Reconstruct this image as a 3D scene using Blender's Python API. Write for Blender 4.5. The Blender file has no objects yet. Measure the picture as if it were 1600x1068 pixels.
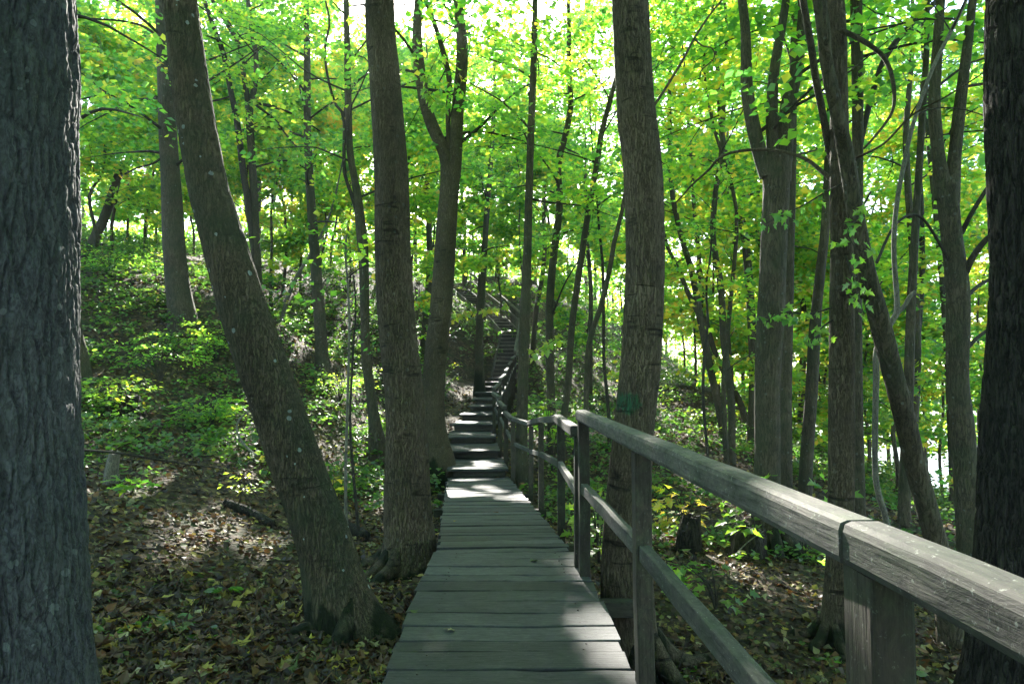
import bpy, math, random
import numpy as np
from mathutils import Vector, Matrix, Quaternion

random.seed(7)
rng = np.random.default_rng(11)
scene = bpy.context.scene
C = scene.collection

# ------------------------------------------------------------------ camera
F = 1600 * 24.0 / 36.0            # focal length in photograph pixels
PITCH = math.radians(3.0)
cam_data = bpy.data.cameras.new("camera")
cam_data.lens = 24.0
cam_data.sensor_width = 36.0
cam_data.clip_start = 0.05
cam_data.clip_end = 3000
cam = bpy.data.objects.new("camera", cam_data)
cam.rotation_euler = (math.radians(90) + PITCH, 0, 0)
C.objects.link(cam)
scene.camera = cam

# ------------------------------------------------------------------ sky, sun, exposure
SUN_EL, SUN_AZ = math.radians(27.5), math.radians(-6.4)   # azimuth from +Y, negative = left
world = bpy.data.worlds.new("World")
scene.world = world
world.use_nodes = True
wn = world.node_tree
bg = wn.nodes["Background"]
sky = wn.nodes.new("ShaderNodeTexSky")
sky.sky_type = 'NISHITA'
sky.sun_disc = False
sky.sun_elevation = SUN_EL
sky.sun_rotation = SUN_AZ
sky.air_density = 1.0
sky.dust_density = 0.8
sky.ozone_density = 1.0
wn.links.new(sky.outputs[0], bg.inputs[0])
bg.inputs[1].default_value = 0.15
sd = bpy.data.lights.new("sun", 'SUN')
sd.energy = 5.0
sd.angle = math.radians(0.53)
sd.color = (1.0, 0.95, 0.86)
sun = bpy.data.objects.new("sun", sd)
L = Vector((math.sin(SUN_AZ) * math.cos(SUN_EL), math.cos(SUN_AZ) * math.cos(SUN_EL), math.sin(SUN_EL)))
sun.rotation_euler = L.to_track_quat('Z', 'Y').to_euler()
sun.location = L * 60
C.objects.link(sun)
scene.view_settings.view_transform = 'Standard'
scene.view_settings.look = 'None'
scene.view_settings.gamma = 1.0
scene.view_settings.use_curve_mapping = False
scene.view_settings.exposure = 2.4
scene.render.engine = 'CYCLES'
cy = scene.cycles
cy.max_bounces = 8
cy.diffuse_bounces = 6
cy.glossy_bounces = 2
cy.transmission_bounces = 6
cy.transparent_max_bounces = 4
cy.caustics_reflective = False
cy.caustics_refractive = False
cy.use_denoising = True
cy.sample_clamp_indirect = 6.0

# ------------------------------------------------------------------ helpers
CP, SP = math.cos(PITCH), math.sin(PITCH)

def px2w(px, py, d):
    """a point seen at photograph pixel (px, py), d metres ahead"""
    dx, dy = (px - 800.0) / F, (534.0 - py) / F
    ry = CP - dy * SP
    rz = SP + dy * CP
    return np.array([dx / ry * d, d, rz / ry * d])

def w2px(P):
    P = np.asarray(P, float)
    fw = P[..., 1] * CP + P[..., 2] * SP
    up = -P[..., 1] * SP + P[..., 2] * CP
    fw = np.maximum(fw, 1e-3)
    return 800 + F * P[..., 0] / fw, 534 - F * up / fw

def hash3(ix, iy, iz, seed=0):
    h = (ix.astype(np.int64) * 374761393 + iy.astype(np.int64) * 668265263 + iz.astype(np.int64) * 1274126177 + seed * 974634777) & 0xFFFFFFFF
    h = ((h ^ (h >> 13)) * 1103515245) & 0xFFFFFFFF
    h = ((h ^ (h >> 16)) * 2246822519) & 0xFFFFFFFF
    h = h ^ (h >> 15)
    return (h & 0xFFFFFF) / float(0xFFFFFF)

def vnoise(x, y, z, seed=0):
    x, y, z = np.broadcast_arrays(np.asarray(x, float), np.asarray(y, float), np.asarray(z, float))
    ix, iy, iz = np.floor(x), np.floor(y), np.floor(z)
    fx, fy, fz = x - ix, y - iy, z - iz
    fx, fy, fz = [t * t * (3 - 2 * t) for t in (fx, fy, fz)]
    r = 0
    for a in (0, 1):
        for b in (0, 1):
            for c in (0, 1):
                w = (fx if a else 1 - fx) * (fy if b else 1 - fy) * (fz if c else 1 - fz)
                r = r + w * hash3(ix + a, iy + b, iz + c, seed)
    return r

def sstep(a, b, x):
    t = np.clip((x - a) / (b - a), 0, 1)
    return t * t * (3 - 2 * t)

def mesh_np(name, V, polys, k, mat=None, smooth=False, attrs=None):
    """mesh from vertex array V and an array of k-sided faces"""
    V = np.ascontiguousarray(V, np.float32).reshape(-1, 3)
    polys = np.ascontiguousarray(polys, np.int32).reshape(-1, k)
    me = bpy.data.meshes.new(name)
    me.vertices.add(len(V))
    me.vertices.foreach_set("co", V.ravel())
    me.loops.add(polys.size)
    me.loops.foreach_set("vertex_index", polys.ravel())
    me.polygons.add(len(polys))
    me.polygons.foreach_set("loop_start", np.arange(0, polys.size, k, dtype=np.int32))
    me.polygons.foreach_set("use_smooth", np.full(len(polys), smooth, bool))
    for an, av in (attrs or {}).items():
        at = me.attributes.new(an, 'FLOAT', 'POINT')
        at.data.foreach_set("value", np.ascontiguousarray(av, np.float32).ravel())
    me.update(calc_edges=True)
    if mat:
        me.materials.append(mat)
    return me

WM = {}   # world matrices of what is built

def put(name, me, world_m=None, parent=None):
    o = bpy.data.objects.new(name, me)
    C.objects.link(o)
    world_m = world_m or Matrix.Identity(4)
    WM[o] = world_m
    if parent is not None:
        o.parent = parent
        o.matrix_basis = WM[parent].inverted() @ world_m
    else:
        o.matrix_basis = world_m
    return o

def tag(o, label=None, cat=None, group=None, kind=None):
    if label: o["label"] = label
    if cat: o["category"] = cat
    if group: o["group"] = group
    if kind: o["kind"] = kind
    return o

def empty(name, loc, label=None, cat=None, group=None):
    o = bpy.data.objects.new(name, None)
    o.empty_display_size = 0.2
    C.objects.link(o)
    o.location = loc
    WM[o] = Matrix.Translation(Vector(loc))
    return tag(o, label, cat, group)

# ------------------------------------------------------------------ materials
def new_mat(name):
    m = bpy.data.materials.new(name)
    m.use_nodes = True
    nt = m.node_tree
    nt.nodes.clear()
    return m, nt

def nd(nt, typ, **kw):
    n = nt.nodes.new(typ)
    for k, v in kw.items():
        if k == 'inp':
            for kk, vv in v.items():
                n.inputs[kk].default_value = vv
        else:
            setattr(n, k, v)
    return n

def ramp(nt, stops, fac=None):
    r = nt.nodes.new("ShaderNodeValToRGB")
    el = r.color_ramp.elements
    while len(el) < len(stops):
        el.new(0.5)
    for e, (p, c) in zip(el, stops):
        e.position = p
        e.color = (*c, 1) if len(c) == 3 else c
    if fac is not None:
        nt.links.new(fac, r.inputs[0])
    return r

def mixc(nt, a, b, fac, blend='MIX'):
    m = nt.nodes.new("ShaderNodeMix")
    m.data_type = 'RGBA'
    m.blend_type = blend
    for sock, v in ((0, fac), (6, a), (7, b)):
        if hasattr(v, 'is_linked') or hasattr(v, 'links'):
            nt.links.new(v, m.inputs[sock])
        else:
            m.inputs[sock].default_value = (*v, 1) if isinstance(v, tuple) and len(v) == 3 else v
    return m.outputs[2]

def mapped(nt, scale, rand=True, coord='Object'):
    tc = nd(nt, "ShaderNodeTexCoord")
    mp = nd(nt, "ShaderNodeMapping")
    mp.inputs['Scale'].default_value = scale
    nt.links.new(tc.outputs[coord], mp.inputs['Vector'])
    if rand:
        oi = nd(nt, "ShaderNodeObjectInfo")
        mu = nd(nt, "ShaderNodeVectorMath", operation='SCALE')
        mu.inputs[0].default_value = (37.0, 53.0, 71.0)
        nt.links.new(oi.outputs['Random'], mu.inputs['Scale'])
        nt.links.new(mu.outputs[0], mp.inputs['Location'])
    return mp.outputs[0]

def noise(nt, vec, scale, detail=5, rough=0.6, dist=0.0):
    n = nd(nt, "ShaderNodeTexNoise", inp={'Scale': scale, 'Detail': detail, 'Roughness': rough, 'Distortion': dist})
    nt.links.new(vec, n.inputs['Vector'])
    return n.outputs['Fac']

def bump(nt, h, strength, dist, prev=None):
    b = nd(nt, "ShaderNodeBump", inp={'Strength': strength, 'Distance': dist})
    nt.links.new(h, b.inputs['Height'])
    if prev is not None:
        nt.links.new(prev, b.inputs['Normal'])
    return b.outputs[0]

def principled(nt, col, rough, normal=None, spec=0.3):
    p = nd(nt, "ShaderNodeBsdfPrincipled")
    for key, v in (('Base Color', col), ('Roughness', rough)):
        if hasattr(v, 'links'):
            nt.links.new(v, p.inputs[key])
        else:
            p.inputs[key].default_value = (*v, 1) if isinstance(v, tuple) else v
    p.inputs['Specular IOR Level'].default_value = spec
    if normal is not None:
        nt.links.new(normal, p.inputs['Normal'])
    out = nd(nt, "ShaderNodeOutputMaterial")
    nt.links.new(p.outputs[0], out.inputs[0])
    return p

def leaf_mat(name, stops, trans=4.9, tmix=0.68, gloss=0.05, grough=0.38):
    m, nt = new_mat(name)
    at = nd(nt, "ShaderNodeAttribute", attribute_name="tone")
    r = ramp(nt, stops, at.outputs['Fac'])
    tc = nd(nt, "ShaderNodeMix", data_type='RGBA', blend_type='MULTIPLY')
    tc.inputs[0].default_value = 1.0
    tc.clamp_result = False
    nt.links.new(r.outputs[0], tc.inputs[6])
    tc.inputs[7].default_value = (trans * 1.05, trans, trans * 0.72, 1)
    d = nd(nt, "ShaderNodeBsdfDiffuse")
    t = nd(nt, "ShaderNodeBsdfTranslucent")
    g = nd(nt, "ShaderNodeBsdfGlossy", inp={'Roughness': grough})
    g.inputs['Color'].default_value = (1, 1, 1, 1)
    nt.links.new(r.outputs[0], d.inputs[0])
    nt.links.new(tc.outputs[2], t.inputs[0])
    m1 = nd(nt, "ShaderNodeMixShader", inp={0: tmix})
    nt.links.new(d.outputs[0], m1.inputs[1]); nt.links.new(t.outputs[0], m1.inputs[2])
    m2 = nd(nt, "ShaderNodeMixShader", inp={0: gloss})
    nt.links.new(m1.outputs[0], m2.inputs[1]); nt.links.new(g.outputs[0], m2.inputs[2])
    out = nd(nt, "ShaderNodeOutputMaterial")
    nt.links.new(m2.outputs[0], out.inputs[0])
    return m

GREENS = [(0.0, (0.022, 0.076, 0.020)), (0.32, (0.046, 0.130, 0.021)), (0.62, (0.108, 0.192, 0.018)),
          (0.84, (0.195, 0.222, 0.022)), (1.0, (0.26, 0.19, 0.028))]
M_LEAF = leaf_mat("maple_foliage", GREENS)
M_HERB = leaf_mat("herb_foliage", [(0.0, (0.025, 0.08, 0.018)), (0.45, (0.055, 0.13, 0.020)), (0.8, (0.12, 0.17, 0.022)), (1.0, (0.22, 0.2, 0.03))], trans=3.2, tmix=0.55)
M_LITTER = leaf_mat("fallen_leaves", [(0.0, (0.022, 0.015, 0.011)), (0.3, (0.065, 0.038, 0.022)), (0.5, (0.12, 0.07, 0.038)), (0.62, (0.17, 0.075, 0.025)),
                                      (0.74, (0.06, 0.10, 0.03)), (0.85, (0.26, 0.19, 0.045)), (0.93, (0.27, 0.25, 0.16)), (1.0, (0.36, 0.27, 0.03))], trans=1.2, tmix=0.2, gloss=0.03, grough=0.5)

def bark_mat(name, dark, mid, light, zs=0.16, sc=26.0, strength=0.9, dist=0.02, lichen=0.0, green=0.0, scars=0.0, paint=False):
    m, nt = new_mat(name)
    v = mapped(nt, (1, 1, zs))
    v1 = mapped(nt, (1, 1, 1))
    n1 = noise(nt, v, sc, 4, 0.65, 0.6)
    # narrow furrows: ridged noise
    a = nd(nt, "ShaderNodeMath", operation='SUBTRACT', inp={1: 0.5}); nt.links.new(n1, a.inputs[0])
    b = nd(nt, "ShaderNodeMath", operation='ABSOLUTE'); nt.links.new(a.outputs[0], b.inputs[0])
    fur = ramp(nt, [(0.0, (0, 0, 0)), (0.045, (0.7, 0.7, 0.7)), (0.15, (1, 1, 1))], b.outputs[0])
    n2 = noise(nt, v1, 3.2, 5, 0.6)
    n3 = noise(nt, v1, 90, 3, 0.6)
    c = mixc(nt, mid, light, n2)
    c = mixc(nt, dark, c, fur.outputs[0])
    fine = ramp(nt, [(0.3, (0.72, 0.72, 0.72)), (0.7, (1.2, 1.2, 1.2))], n3)
    c = mixc(nt, c, fine.outputs[0], 0.8, 'MULTIPLY')
    nbig = noise(nt, v1, 1.4, 4, 0.65)
    big = ramp(nt, [(0.3, (0.62, 0.64, 0.62)), (0.7, (1.28, 1.25, 1.2))], nbig)
    c = mixc(nt, c, big.outputs[0], 1.0, 'MULTIPLY')
    hgt = fur.outputs[0]
    if scars:
        vs = mapped(nt, (0.55, 0.55, 4.2))
        ns = noise(nt, vs, 1.5, 3, 0.5, 0.3)
        s1 = nd(nt, "ShaderNodeMath", operation='SUBTRACT', inp={1: 0.56}); nt.links.new(ns, s1.inputs[0])
        s2 = nd(nt, "ShaderNodeMath", operation='ABSOLUTE'); nt.links.new(s1.outputs[0], s2.inputs[0])
        sr = ramp(nt, [(0.0, (1, 1, 1)), (0.014, (0.5, 0.5, 0.5)), (0.03, (0, 0, 0))], s2.outputs[0])
        nm = noise(nt, v1, 4.5, 2, 0.5)
        nmr = ramp(nt, [(0.52, (0, 0, 0)), (0.62, (1, 1, 1))], nm)
        sf = nd(nt, "ShaderNodeMath", operation='MULTIPLY'); nt.links.new(sr.outputs[0], sf.inputs[0]); nt.links.new(nmr.outputs[0], sf.inputs[1])
        sg = nd(nt, "ShaderNodeMath", operation='MULTIPLY', inp={1: scars}); nt.links.new(sf.outputs[0], sg.inputs[0])
        c = mixc(nt, c, tuple(x * 0.35 for x in dark), sg.outputs[0])
        hs = nd(nt, "ShaderNodeMath", operation='SUBTRACT'); nt.links.new(hgt, hs.inputs[0]); nt.links.new(sg.outputs[0], hs.inputs[1])
        hgt = hs.outputs[0]
    if green:
        ng = noise(nt, v1, 2.1, 4, 0.6)
        gr = ramp(nt, [(0.42, (0, 0, 0)), (0.62, (green, green, green))], ng)
        c = mixc(nt, c, (0.045, 0.062, 0.035), gr.outputs[0])
    if lichen:
        vo = nd(nt, "ShaderNodeTexVoronoi", inp={'Scale': 17.0, 'Randomness': 1.0}); nt.links.new(v1, vo.inputs['Vector'])
        sep = nd(nt, "ShaderNodeSeparateColor"); nt.links.new(vo.outputs['Color'], sep.inputs[0])
        thr = ramp(nt, [(0.55, (0, 0, 0)), (1.0, (0.42, 0.42, 0.42))], sep.outputs[0])
        dn = noise(nt, v1, 60, 2, 0.5)
        dsum = nd(nt, "ShaderNodeMath", operation='MULTIPLY_ADD', inp={1: 0.22}); nt.links.new(dn, dsum.inputs[0]); nt.links.new(vo.outputs['Distance'], dsum.inputs[2])
        lt = nd(nt, "ShaderNodeMath", operation='LESS_THAN'); nt.links.new(dsum.outputs[0], lt.inputs[0]); nt.links.new(thr.outputs[0], lt.inputs[1])
        lg = nd(nt, "ShaderNodeMath", operation='MULTIPLY', inp={1: lichen}); nt.links.new(lt.outputs[0], lg.inputs[0])
        c = mixc(nt, c, (0.30, 0.34, 0.33), lg.outputs[0])
    ma = nd(nt, "ShaderNodeAttribute", attribute_name="moss")
    mn = noise(nt, v1, 50, 3, 0.6)
    mcol = mixc(nt, (0.006, 0.009, 0.005), (0.018, 0.03, 0.009), mn)
    c = mixc(nt, c, mcol, ma.outputs['Fac'])
    if paint:
        pa = nd(nt, "ShaderNodeAttribute", attribute_name="paint")
        pg = nd(nt, "ShaderNodeMath", operation='MULTIPLY'); nt.links.new(pa.outputs['Fac'], pg.inputs[0]); nt.links.new(fur.outputs[0], pg.inputs[1])
        c = mixc(nt, c, (0.012, 0.10, 0.05), pg.outputs[0])
    nb = bump(nt, hgt, strength, dist)
    nb = bump(nt, n3, 0.35, 0.004, nb)
    principled(nt, c, 0.85, nb, 0.25)
    return m

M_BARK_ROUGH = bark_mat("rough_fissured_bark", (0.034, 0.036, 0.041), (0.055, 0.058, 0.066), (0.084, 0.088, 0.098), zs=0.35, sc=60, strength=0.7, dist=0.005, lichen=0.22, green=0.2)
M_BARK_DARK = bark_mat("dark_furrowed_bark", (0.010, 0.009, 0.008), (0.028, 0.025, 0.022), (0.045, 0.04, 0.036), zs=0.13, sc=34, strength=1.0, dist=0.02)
M_BARK_NET = bark_mat("fine_netted_bark", (0.0594, 0.0446, 0.0311), (0.1350, 0.1028, 0.0714), (0.1836, 0.1416, 0.0991), zs=0.16, sc=60, strength=1.0, dist=0.014, scars=0.9, green=0.15, lichen=0.12)
M_BARK_LICHEN = bark_mat("lichen_spotted_bark", (0.0486, 0.0407, 0.0286), (0.1080, 0.0873, 0.0588), (0.1620, 0.1261, 0.0882), zs=0.16, sc=60, strength=1.0, dist=0.014, scars=0.6, green=0.7, lichen=0.95)
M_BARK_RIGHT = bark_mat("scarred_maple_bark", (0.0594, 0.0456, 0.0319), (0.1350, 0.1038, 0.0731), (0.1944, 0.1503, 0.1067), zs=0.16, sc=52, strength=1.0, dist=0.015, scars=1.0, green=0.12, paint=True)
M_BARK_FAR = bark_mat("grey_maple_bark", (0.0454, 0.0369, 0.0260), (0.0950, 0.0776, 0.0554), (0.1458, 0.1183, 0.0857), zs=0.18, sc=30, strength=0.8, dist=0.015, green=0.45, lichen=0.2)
M_TWIG = bark_mat("dark_twig_bark", (0.02, 0.018, 0.015), (0.05, 0.043, 0.036), (0.08, 0.07, 0.06), zs=0.3, sc=40, strength=0.5, dist=0.004)
M_PALE = bark_mat("pale_sapling_bark", (0.08, 0.075, 0.065), (0.17, 0.155, 0.135), (0.24, 0.22, 0.19), zs=0.4, sc=30, strength=0.4, dist=0.004)
M_ROT = bark_mat("rotten_dark_wood", (0.008, 0.007, 0.006), (0.03, 0.026, 0.02), (0.06, 0.05, 0.04), zs=0.25, sc=18, strength=1.0, dist=0.03)

def wood_mat(name, dark, mid, light, green=0.3, speck=0.2, rough=0.72, gs=1.0):
    """weathered timber, grain along the local X axis"""
    m, nt = new_mat(name)
    oi = nd(nt, "ShaderNodeObjectInfo")
    vg = mapped(nt, (1.1, 26 * gs, 26 * gs))
    vf = mapped(nt, (4.0, 120 * gs, 120 * gs))
    v1 = mapped(nt, (1, 1, 1))
    g1 = noise(nt, vg, 1.6, 6, 0.65, 0.5)
    g2 = noise(nt, vf, 1.0, 3, 0.6)
    pt = noise(nt, v1, 3.0, 4, 0.6)
    c = mixc(nt, mid, light, g1)
    cr = ramp(nt, [(0.30, (0.75, 0.75, 0.75)), (0.42, (0, 0, 0))], g2)
    c = mixc(nt, c, dark, cr.outputs[0])
    per = nd(nt, "ShaderNodeMapRange", inp={1: 0.0, 2: 1.0, 3: 0.55, 4: 1.35}); nt.links.new(oi.outputs['Random'], per.inputs[0])
    sc = nd(nt, "ShaderNodeVectorMath", operation='SCALE'); nt.links.new(c, sc.inputs[0]); nt.links.new(per.outputs[0], sc.inputs['Scale'])
    c = sc.outputs[0]
    blot = ramp(nt, [(0.3, (0.55, 0.57, 0.56)), (0.7, (1.15, 1.13, 1.1))], pt)
    c = mixc(nt, c, blot.outputs[0], 0.9, 'MULTIPLY')
    if green:
        ng = noise(nt, v1, 5.5, 5, 0.7)
        gr = ramp(nt, [(0.45, (0, 0, 0)), (0.68, (green, green, green))], ng)
        c = mixc(nt, c, (0.05, 0.075, 0.04), gr.outputs[0])
    if speck:
        ns = noise(nt, v1, 75, 3, 0.7)
        sr = ramp(nt, [(0.62, (0, 0, 0)), (0.7, (speck, speck, speck))], ns)
        c = mixc(nt, c, (0.38, 0.39, 0.36), sr.outputs[0])
    vm = mapped(nt, (12, 30, 30))
    mo = noise(nt, vm, 1.0, 6, 0.75, 0.8)
    mor = ramp(nt, [(0.34, (0.42, 0.44, 0.42)), (0.5, (1, 1, 1)), (0.64, (1.5, 1.47, 1.4))], mo)
    c = mixc(nt, c, mor.outputs[0], 0.85, 'MULTIPLY')
    nb = bump(nt, g2, 0.6, 0.003)
    nb = bump(nt, g1, 0.6, 0.005, nb)
    nb = bump(nt, mo, 0.45, 0.004, nb)
    principled(nt, c, rough, nb, 0.35)
    return m

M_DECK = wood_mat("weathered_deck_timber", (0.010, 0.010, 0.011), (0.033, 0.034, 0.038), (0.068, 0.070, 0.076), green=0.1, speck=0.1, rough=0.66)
M_RAIL = wood_mat("weathered_rail_timber", (0.024, 0.021, 0.019), (0.060, 0.054, 0.050), (0.112, 0.102, 0.095), green=0.4, speck=0.45, rough=0.8, gs=0.55)
M_POST = wood_mat("mossy_post_timber", (0.013, 0.010, 0.008), (0.036, 0.027, 0.022), (0.062, 0.048, 0.039), green=0.45, speck=0.15, rough=0.8)
M_UNDER = wood_mat("dark_bearer_timber", (0.012, 0.011, 0.01), (0.035, 0.03, 0.026), (0.06, 0.052, 0.045), green=0.2, speck=0.0, rough=0.9)
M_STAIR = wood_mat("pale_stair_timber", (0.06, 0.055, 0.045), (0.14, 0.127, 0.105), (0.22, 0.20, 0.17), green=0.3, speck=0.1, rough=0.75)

def ground_mat():
    m, nt = new_mat("leaf_strewn_soil")
    v = mapped(nt, (1, 1, 1), rand=False)
    vo = nd(nt, "ShaderNodeTexVoronoi", inp={'Scale': 13.0, 'Randomness': 1.0}); nt.links.new(v, vo.inputs['Vector'])
    sep = nd(nt, "ShaderNodeSeparateColor"); nt.links.new(vo.outputs['Color'], sep.inputs[0])
    lc = ramp(nt, [(0.0, (0.035, 0.025, 0.018)), (0.4, (0.07, 0.046, 0.03)), (0.65, (0.12, 0.078, 0.045)), (0.85, (0.16, 0.12, 0.07)), (1.0, (0.2, 0.16, 0.06))], sep.outputs[0])
    n1 = noise(nt, v, 1.1, 5, 0.65)
    n2 = noise(nt, v, 9, 5, 0.7)
    c = mixc(nt, (0.03, 0.024, 0.018), lc.outputs[0], ramp(nt, [(0.35, (0, 0, 0)), (0.6, (1, 1, 1))], n2).outputs[0])
    gr = ramp(nt, [(0.48, (0, 0, 0)), (0.66, (0.65, 0.65, 0.65))], n1)
    c = mixc(nt, c, (0.035, 0.06, 0.018), gr.outputs[0])
    nb = bump(nt, vo.outputs['Distance'], 0.8, 0.03)
    nb = bump(nt, n2, 0.7, 0.05, nb)
    principled(nt, c, 0.9, nb, 0.2)
    return m
M_GROUND = ground_mat()

def water_mat():
    m, nt = new_mat("lake_water")
    v = mapped(nt, (1, 1, 1), rand=False)
    n1 = noise(nt, v, 0.9, 4, 0.6, 0.5)
    nb = bump(nt, n1, 0.35, 0.12)
    p = principled(nt, (0.02, 0.045, 0.055), 0.12, nb, 0.5)
    p.inputs['IOR'].default_value = 1.33
    return m
M_WATER = water_mat()

# ------------------------------------------------------------------ the walkway's line
def deckA_x(y): return -0.0217 * (y - 3.125)
A_END = 5.60
def deckB(y):
    t = (y - 5.6) / 7.0
    return (-0.055 - 0.57 * t, -1.43 - 0.37 * t)           # centre x, top z
STEPS = []                                                   # (y front, left x, width, top z)
lefts = [-1.15, -1.325, -1.45, -1.51, -1.41, -1.29, -1.23, -1.24, -1.20, -1.10, -0.95]
for i in range(11):
    STEPS.append((12.4 + 1.46 * i, lefts[i], 1.09, -1.80 + 0.165 * (i + 1)))

# ------------------------------------------------------------------ terrain
ctrl = []
def cpx(px, py, d): ctrl.append(tuple(px2w(px, py, d)))
for a in [(140, 1060, 3.4), (545, 990, 4.3), (640, 878, 6.5), (300, 900, 5.0), (300, 800, 7.2), (160, 800, 6.8), (450, 760, 8.6), (300, 700, 11),
          (160, 680, 10.5), (590, 680, 13.5), (500, 573, 17), (680, 700, 13), (300, 600, 13.8), (160, 590, 12.6), (275, 498, 15.8), (230, 415, 21.5),
          (140, 400, 21), (400, 470, 18), (560, 610, 17), (440, 520, 19), (560, 500, 24), (740, 588, 24), (640, 485, 30), (700, 445, 36), (770, 435, 40),
          (840, 450, 42), (870, 520, 38), (860, 580, 30), (850, 655, 18), (880, 715, 13), (1000, 1060, 5.1), (1100, 900, 7), (1150, 1040, 5.2),
          (1300, 1050, 5.2), (1200, 860, 9), (1450, 830, 10), (1550, 850, 9.5), (1080, 680, 17), (1150, 725, 14), (1100, 605, 26), (1000, 605, 28),
          (1200, 655, 25), (1300, 720, 20), (1400, 790, 14), (1000, 560, 36), (950, 500, 44), (1100, 600, 40), (1540, 1040, 5.5)]:
    cpx(*a)
for y in (-6, -2, 1.5, 4, 5.6):
    ctrl.append((deckA_x(y), y, -1.72))
for y in (8, 10, 12):
    ctrl.append((deckB(y)[0], y, deckB(y)[1] - 0.30))
for y, lx, w, z in STEPS[1:]:
    ctrl.append((lx + w / 2, y + 0.7, z - 0.33))
ctrl += [(-0.2, 29.5, 0.75), (0, 31.8, 1.75), (-0.8, 34, 2.5), (-2.0, 36, 3.4), (-3.1, 38.5, 4.6), (-4, 42, 5.6),
         (-4, 3, -1.45), (-5, -3, -1.4), (-12, 0, 0.2), (-15, 8, 1.6), (-16, 20, 4.6), (-12, 30, 5.2), (-30, 30, 6), (-30, 5, 4), (-50, 50, 7.5), (-20, 60, 7.5), (0, 60, 6.8), (10, 60, 3.5),
         (4, 0, -2.4), (4, -5, -2.5), (7, 7, -3.0), (10, 12, -3.3), (14, 6, -4.6), (14, 20, -4.3), (16, 34, -4.2), (22, 45, -6), (20, 60, -4.5), (26, 20, -8), (24, 0, -8),
         (40, 40, -9), (45, 0, -9), (60, 80, -9), (30, 80, -7.5), (100, 60, -9), (100, -40, -9), (-80, -30, 7), (0, -40, -1.5), (-80, 100, 8), (0, 110, 8), (40, 130, -6), (-40, 150, 8), (25, 30, -7.5)]
ctrl = np.array(ctrl)

def tps_fit(P, h, lam=0.02):
    n = len(P)
    d2 = ((P[:, None] - P[None]) ** 2).sum(-1)
    K = np.where(d2 > 0, 0.5 * d2 * np.log(np.maximum(d2, 1e-12)), 0) + lam * np.eye(n)
    Q = np.hstack([np.ones((n, 1)), P])
    A = np.block([[K, Q], [Q.T, np.zeros((3, 3))]])
    return np.linalg.solve(A, np.concatenate([h, np.zeros(3)]))
TPS = tps_fit(ctrl[:, :2], ctrl[:, 2])

def terrain_raw(x, y):
    x = np.asarray(x, float); y = np.asarray(y, float)
    sh = x.shape
    Q = np.stack([np.clip(x.ravel(), -110, 130), np.clip(y.ravel(), -60, 160)], 1)
    out = np.empty(len(Q))
    for s in range(0, len(Q), 20000):
        q = Q[s:s + 20000]
        d2 = ((q[:, None] - ctrl[None, :, :2]) ** 2).sum(-1)
        U = np.where(d2 > 0, 0.5 * d2 * np.log(np.maximum(d2, 1e-12)), 0)
        out[s:s + 20000] = U @ TPS[:-3] + TPS[-3] + q @ TPS[-2:]
    out = np.clip(out, -9.5, 9.5)
    # the bank is cut to let the walkway through
    near = (np.abs(Q[:, 0] + 0.8) < 6) & (Q[:, 1] > 5) & (Q[:, 1] < 42)
    if near.any():
        q = Q[near]; best = np.full(len(q), 9e9); zb = np.zeros(len(q))
        for (a, b) in zip(WAY[:-1], WAY[1:]):
            a_, b_ = np.array(a), np.array(b); dv = b_[:2] - a_[:2]
            t = np.clip(((q - a_[:2]) @ dv) / (dv @ dv), 0, 1)
            dd = np.linalg.norm(q - (a_[:2] + t[:, None] * dv), axis=1)
            m = dd < best
            best[m] = dd[m]; zb[m] = (a_[2] + t * (b_[2] - a_[2]))[m]
        w = 1 - sstep(0.75, 4.2, best)
        o = out[near]
        out[near] = o + w * (np.minimum(o, zb - 0.32) - o)
    return out.reshape(sh)

WAY = [(-0.055, 5.6, -1.43), (-0.62, 12.4, -1.8)] + [(l + w / 2, y, z) for y, l, w, z in STEPS[1:]] + [(-0.42, 28.6, 0.02), (-0.08, 31.9, 1.95), (-0.03, 32.1, 1.98), (-0.8, 34.4, 2.85), (-3.0, 38.6, 4.85), (-3.4, 39.6, 5.1)]
def terrain(x, y):
    x = np.asarray(x, float); y = np.asarray(y, float)
    h = terrain_raw(x, y)
    amp = np.clip((np.abs(x) - 0.6) / 3, 0.12, 1) * (1 - 0.8 * sstep(14, 26, y))
    h = h + (vnoise(x * 0.9, y * 0.9, 0, 3) - 0.5) * 0.16 * amp + (vnoise(x * 3.1, y * 3.1, 0, 4) - 0.5) * 0.06 * amp
    return h

def build_ground():
    def axis(lo, hi, n, c, k):
        t = np.linspace(math.asinh((lo - c) / k), math.asinh((hi - c) / k), n)
        return c + k * np.sinh(t)
    xs = axis(-400, 500, 240, 0.0, 9.0)
    ys = axis(-200, 600, 340, 10.0, 14.0)
    X, Y = np.meshgrid(xs, ys)
    Z = terrain(X, Y)
    V = np.stack([X, Y, Z], -1).reshape(-1, 3)
    nx, ny = len(xs), len(ys)
    i = np.arange(nx * ny).reshape(ny, nx)
    Q = np.stack([i[:-1, :-1], i[:-1, 1:], i[1:, 1:], i[1:, :-1]], -1).reshape(-1, 4)
    o = put("ground", mesh_np("ground", V, Q, 4, M_GROUND, True))
    return tag(o, "brown leaf-strewn forest floor sloping down towards the lake", None, None, "structure")
ground = build_ground()

lake_v = [(8, -300, -7), (900, -300, -7), (900, 1500, -7), (8, 1500, -7)]
lake = put("lake", mesh_np("lake", lake_v, [[0, 1, 2, 3]], 4, M_WATER))
tag(lake, "pale glinting lake water seen between the trunks", None, None, "structure")

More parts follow.
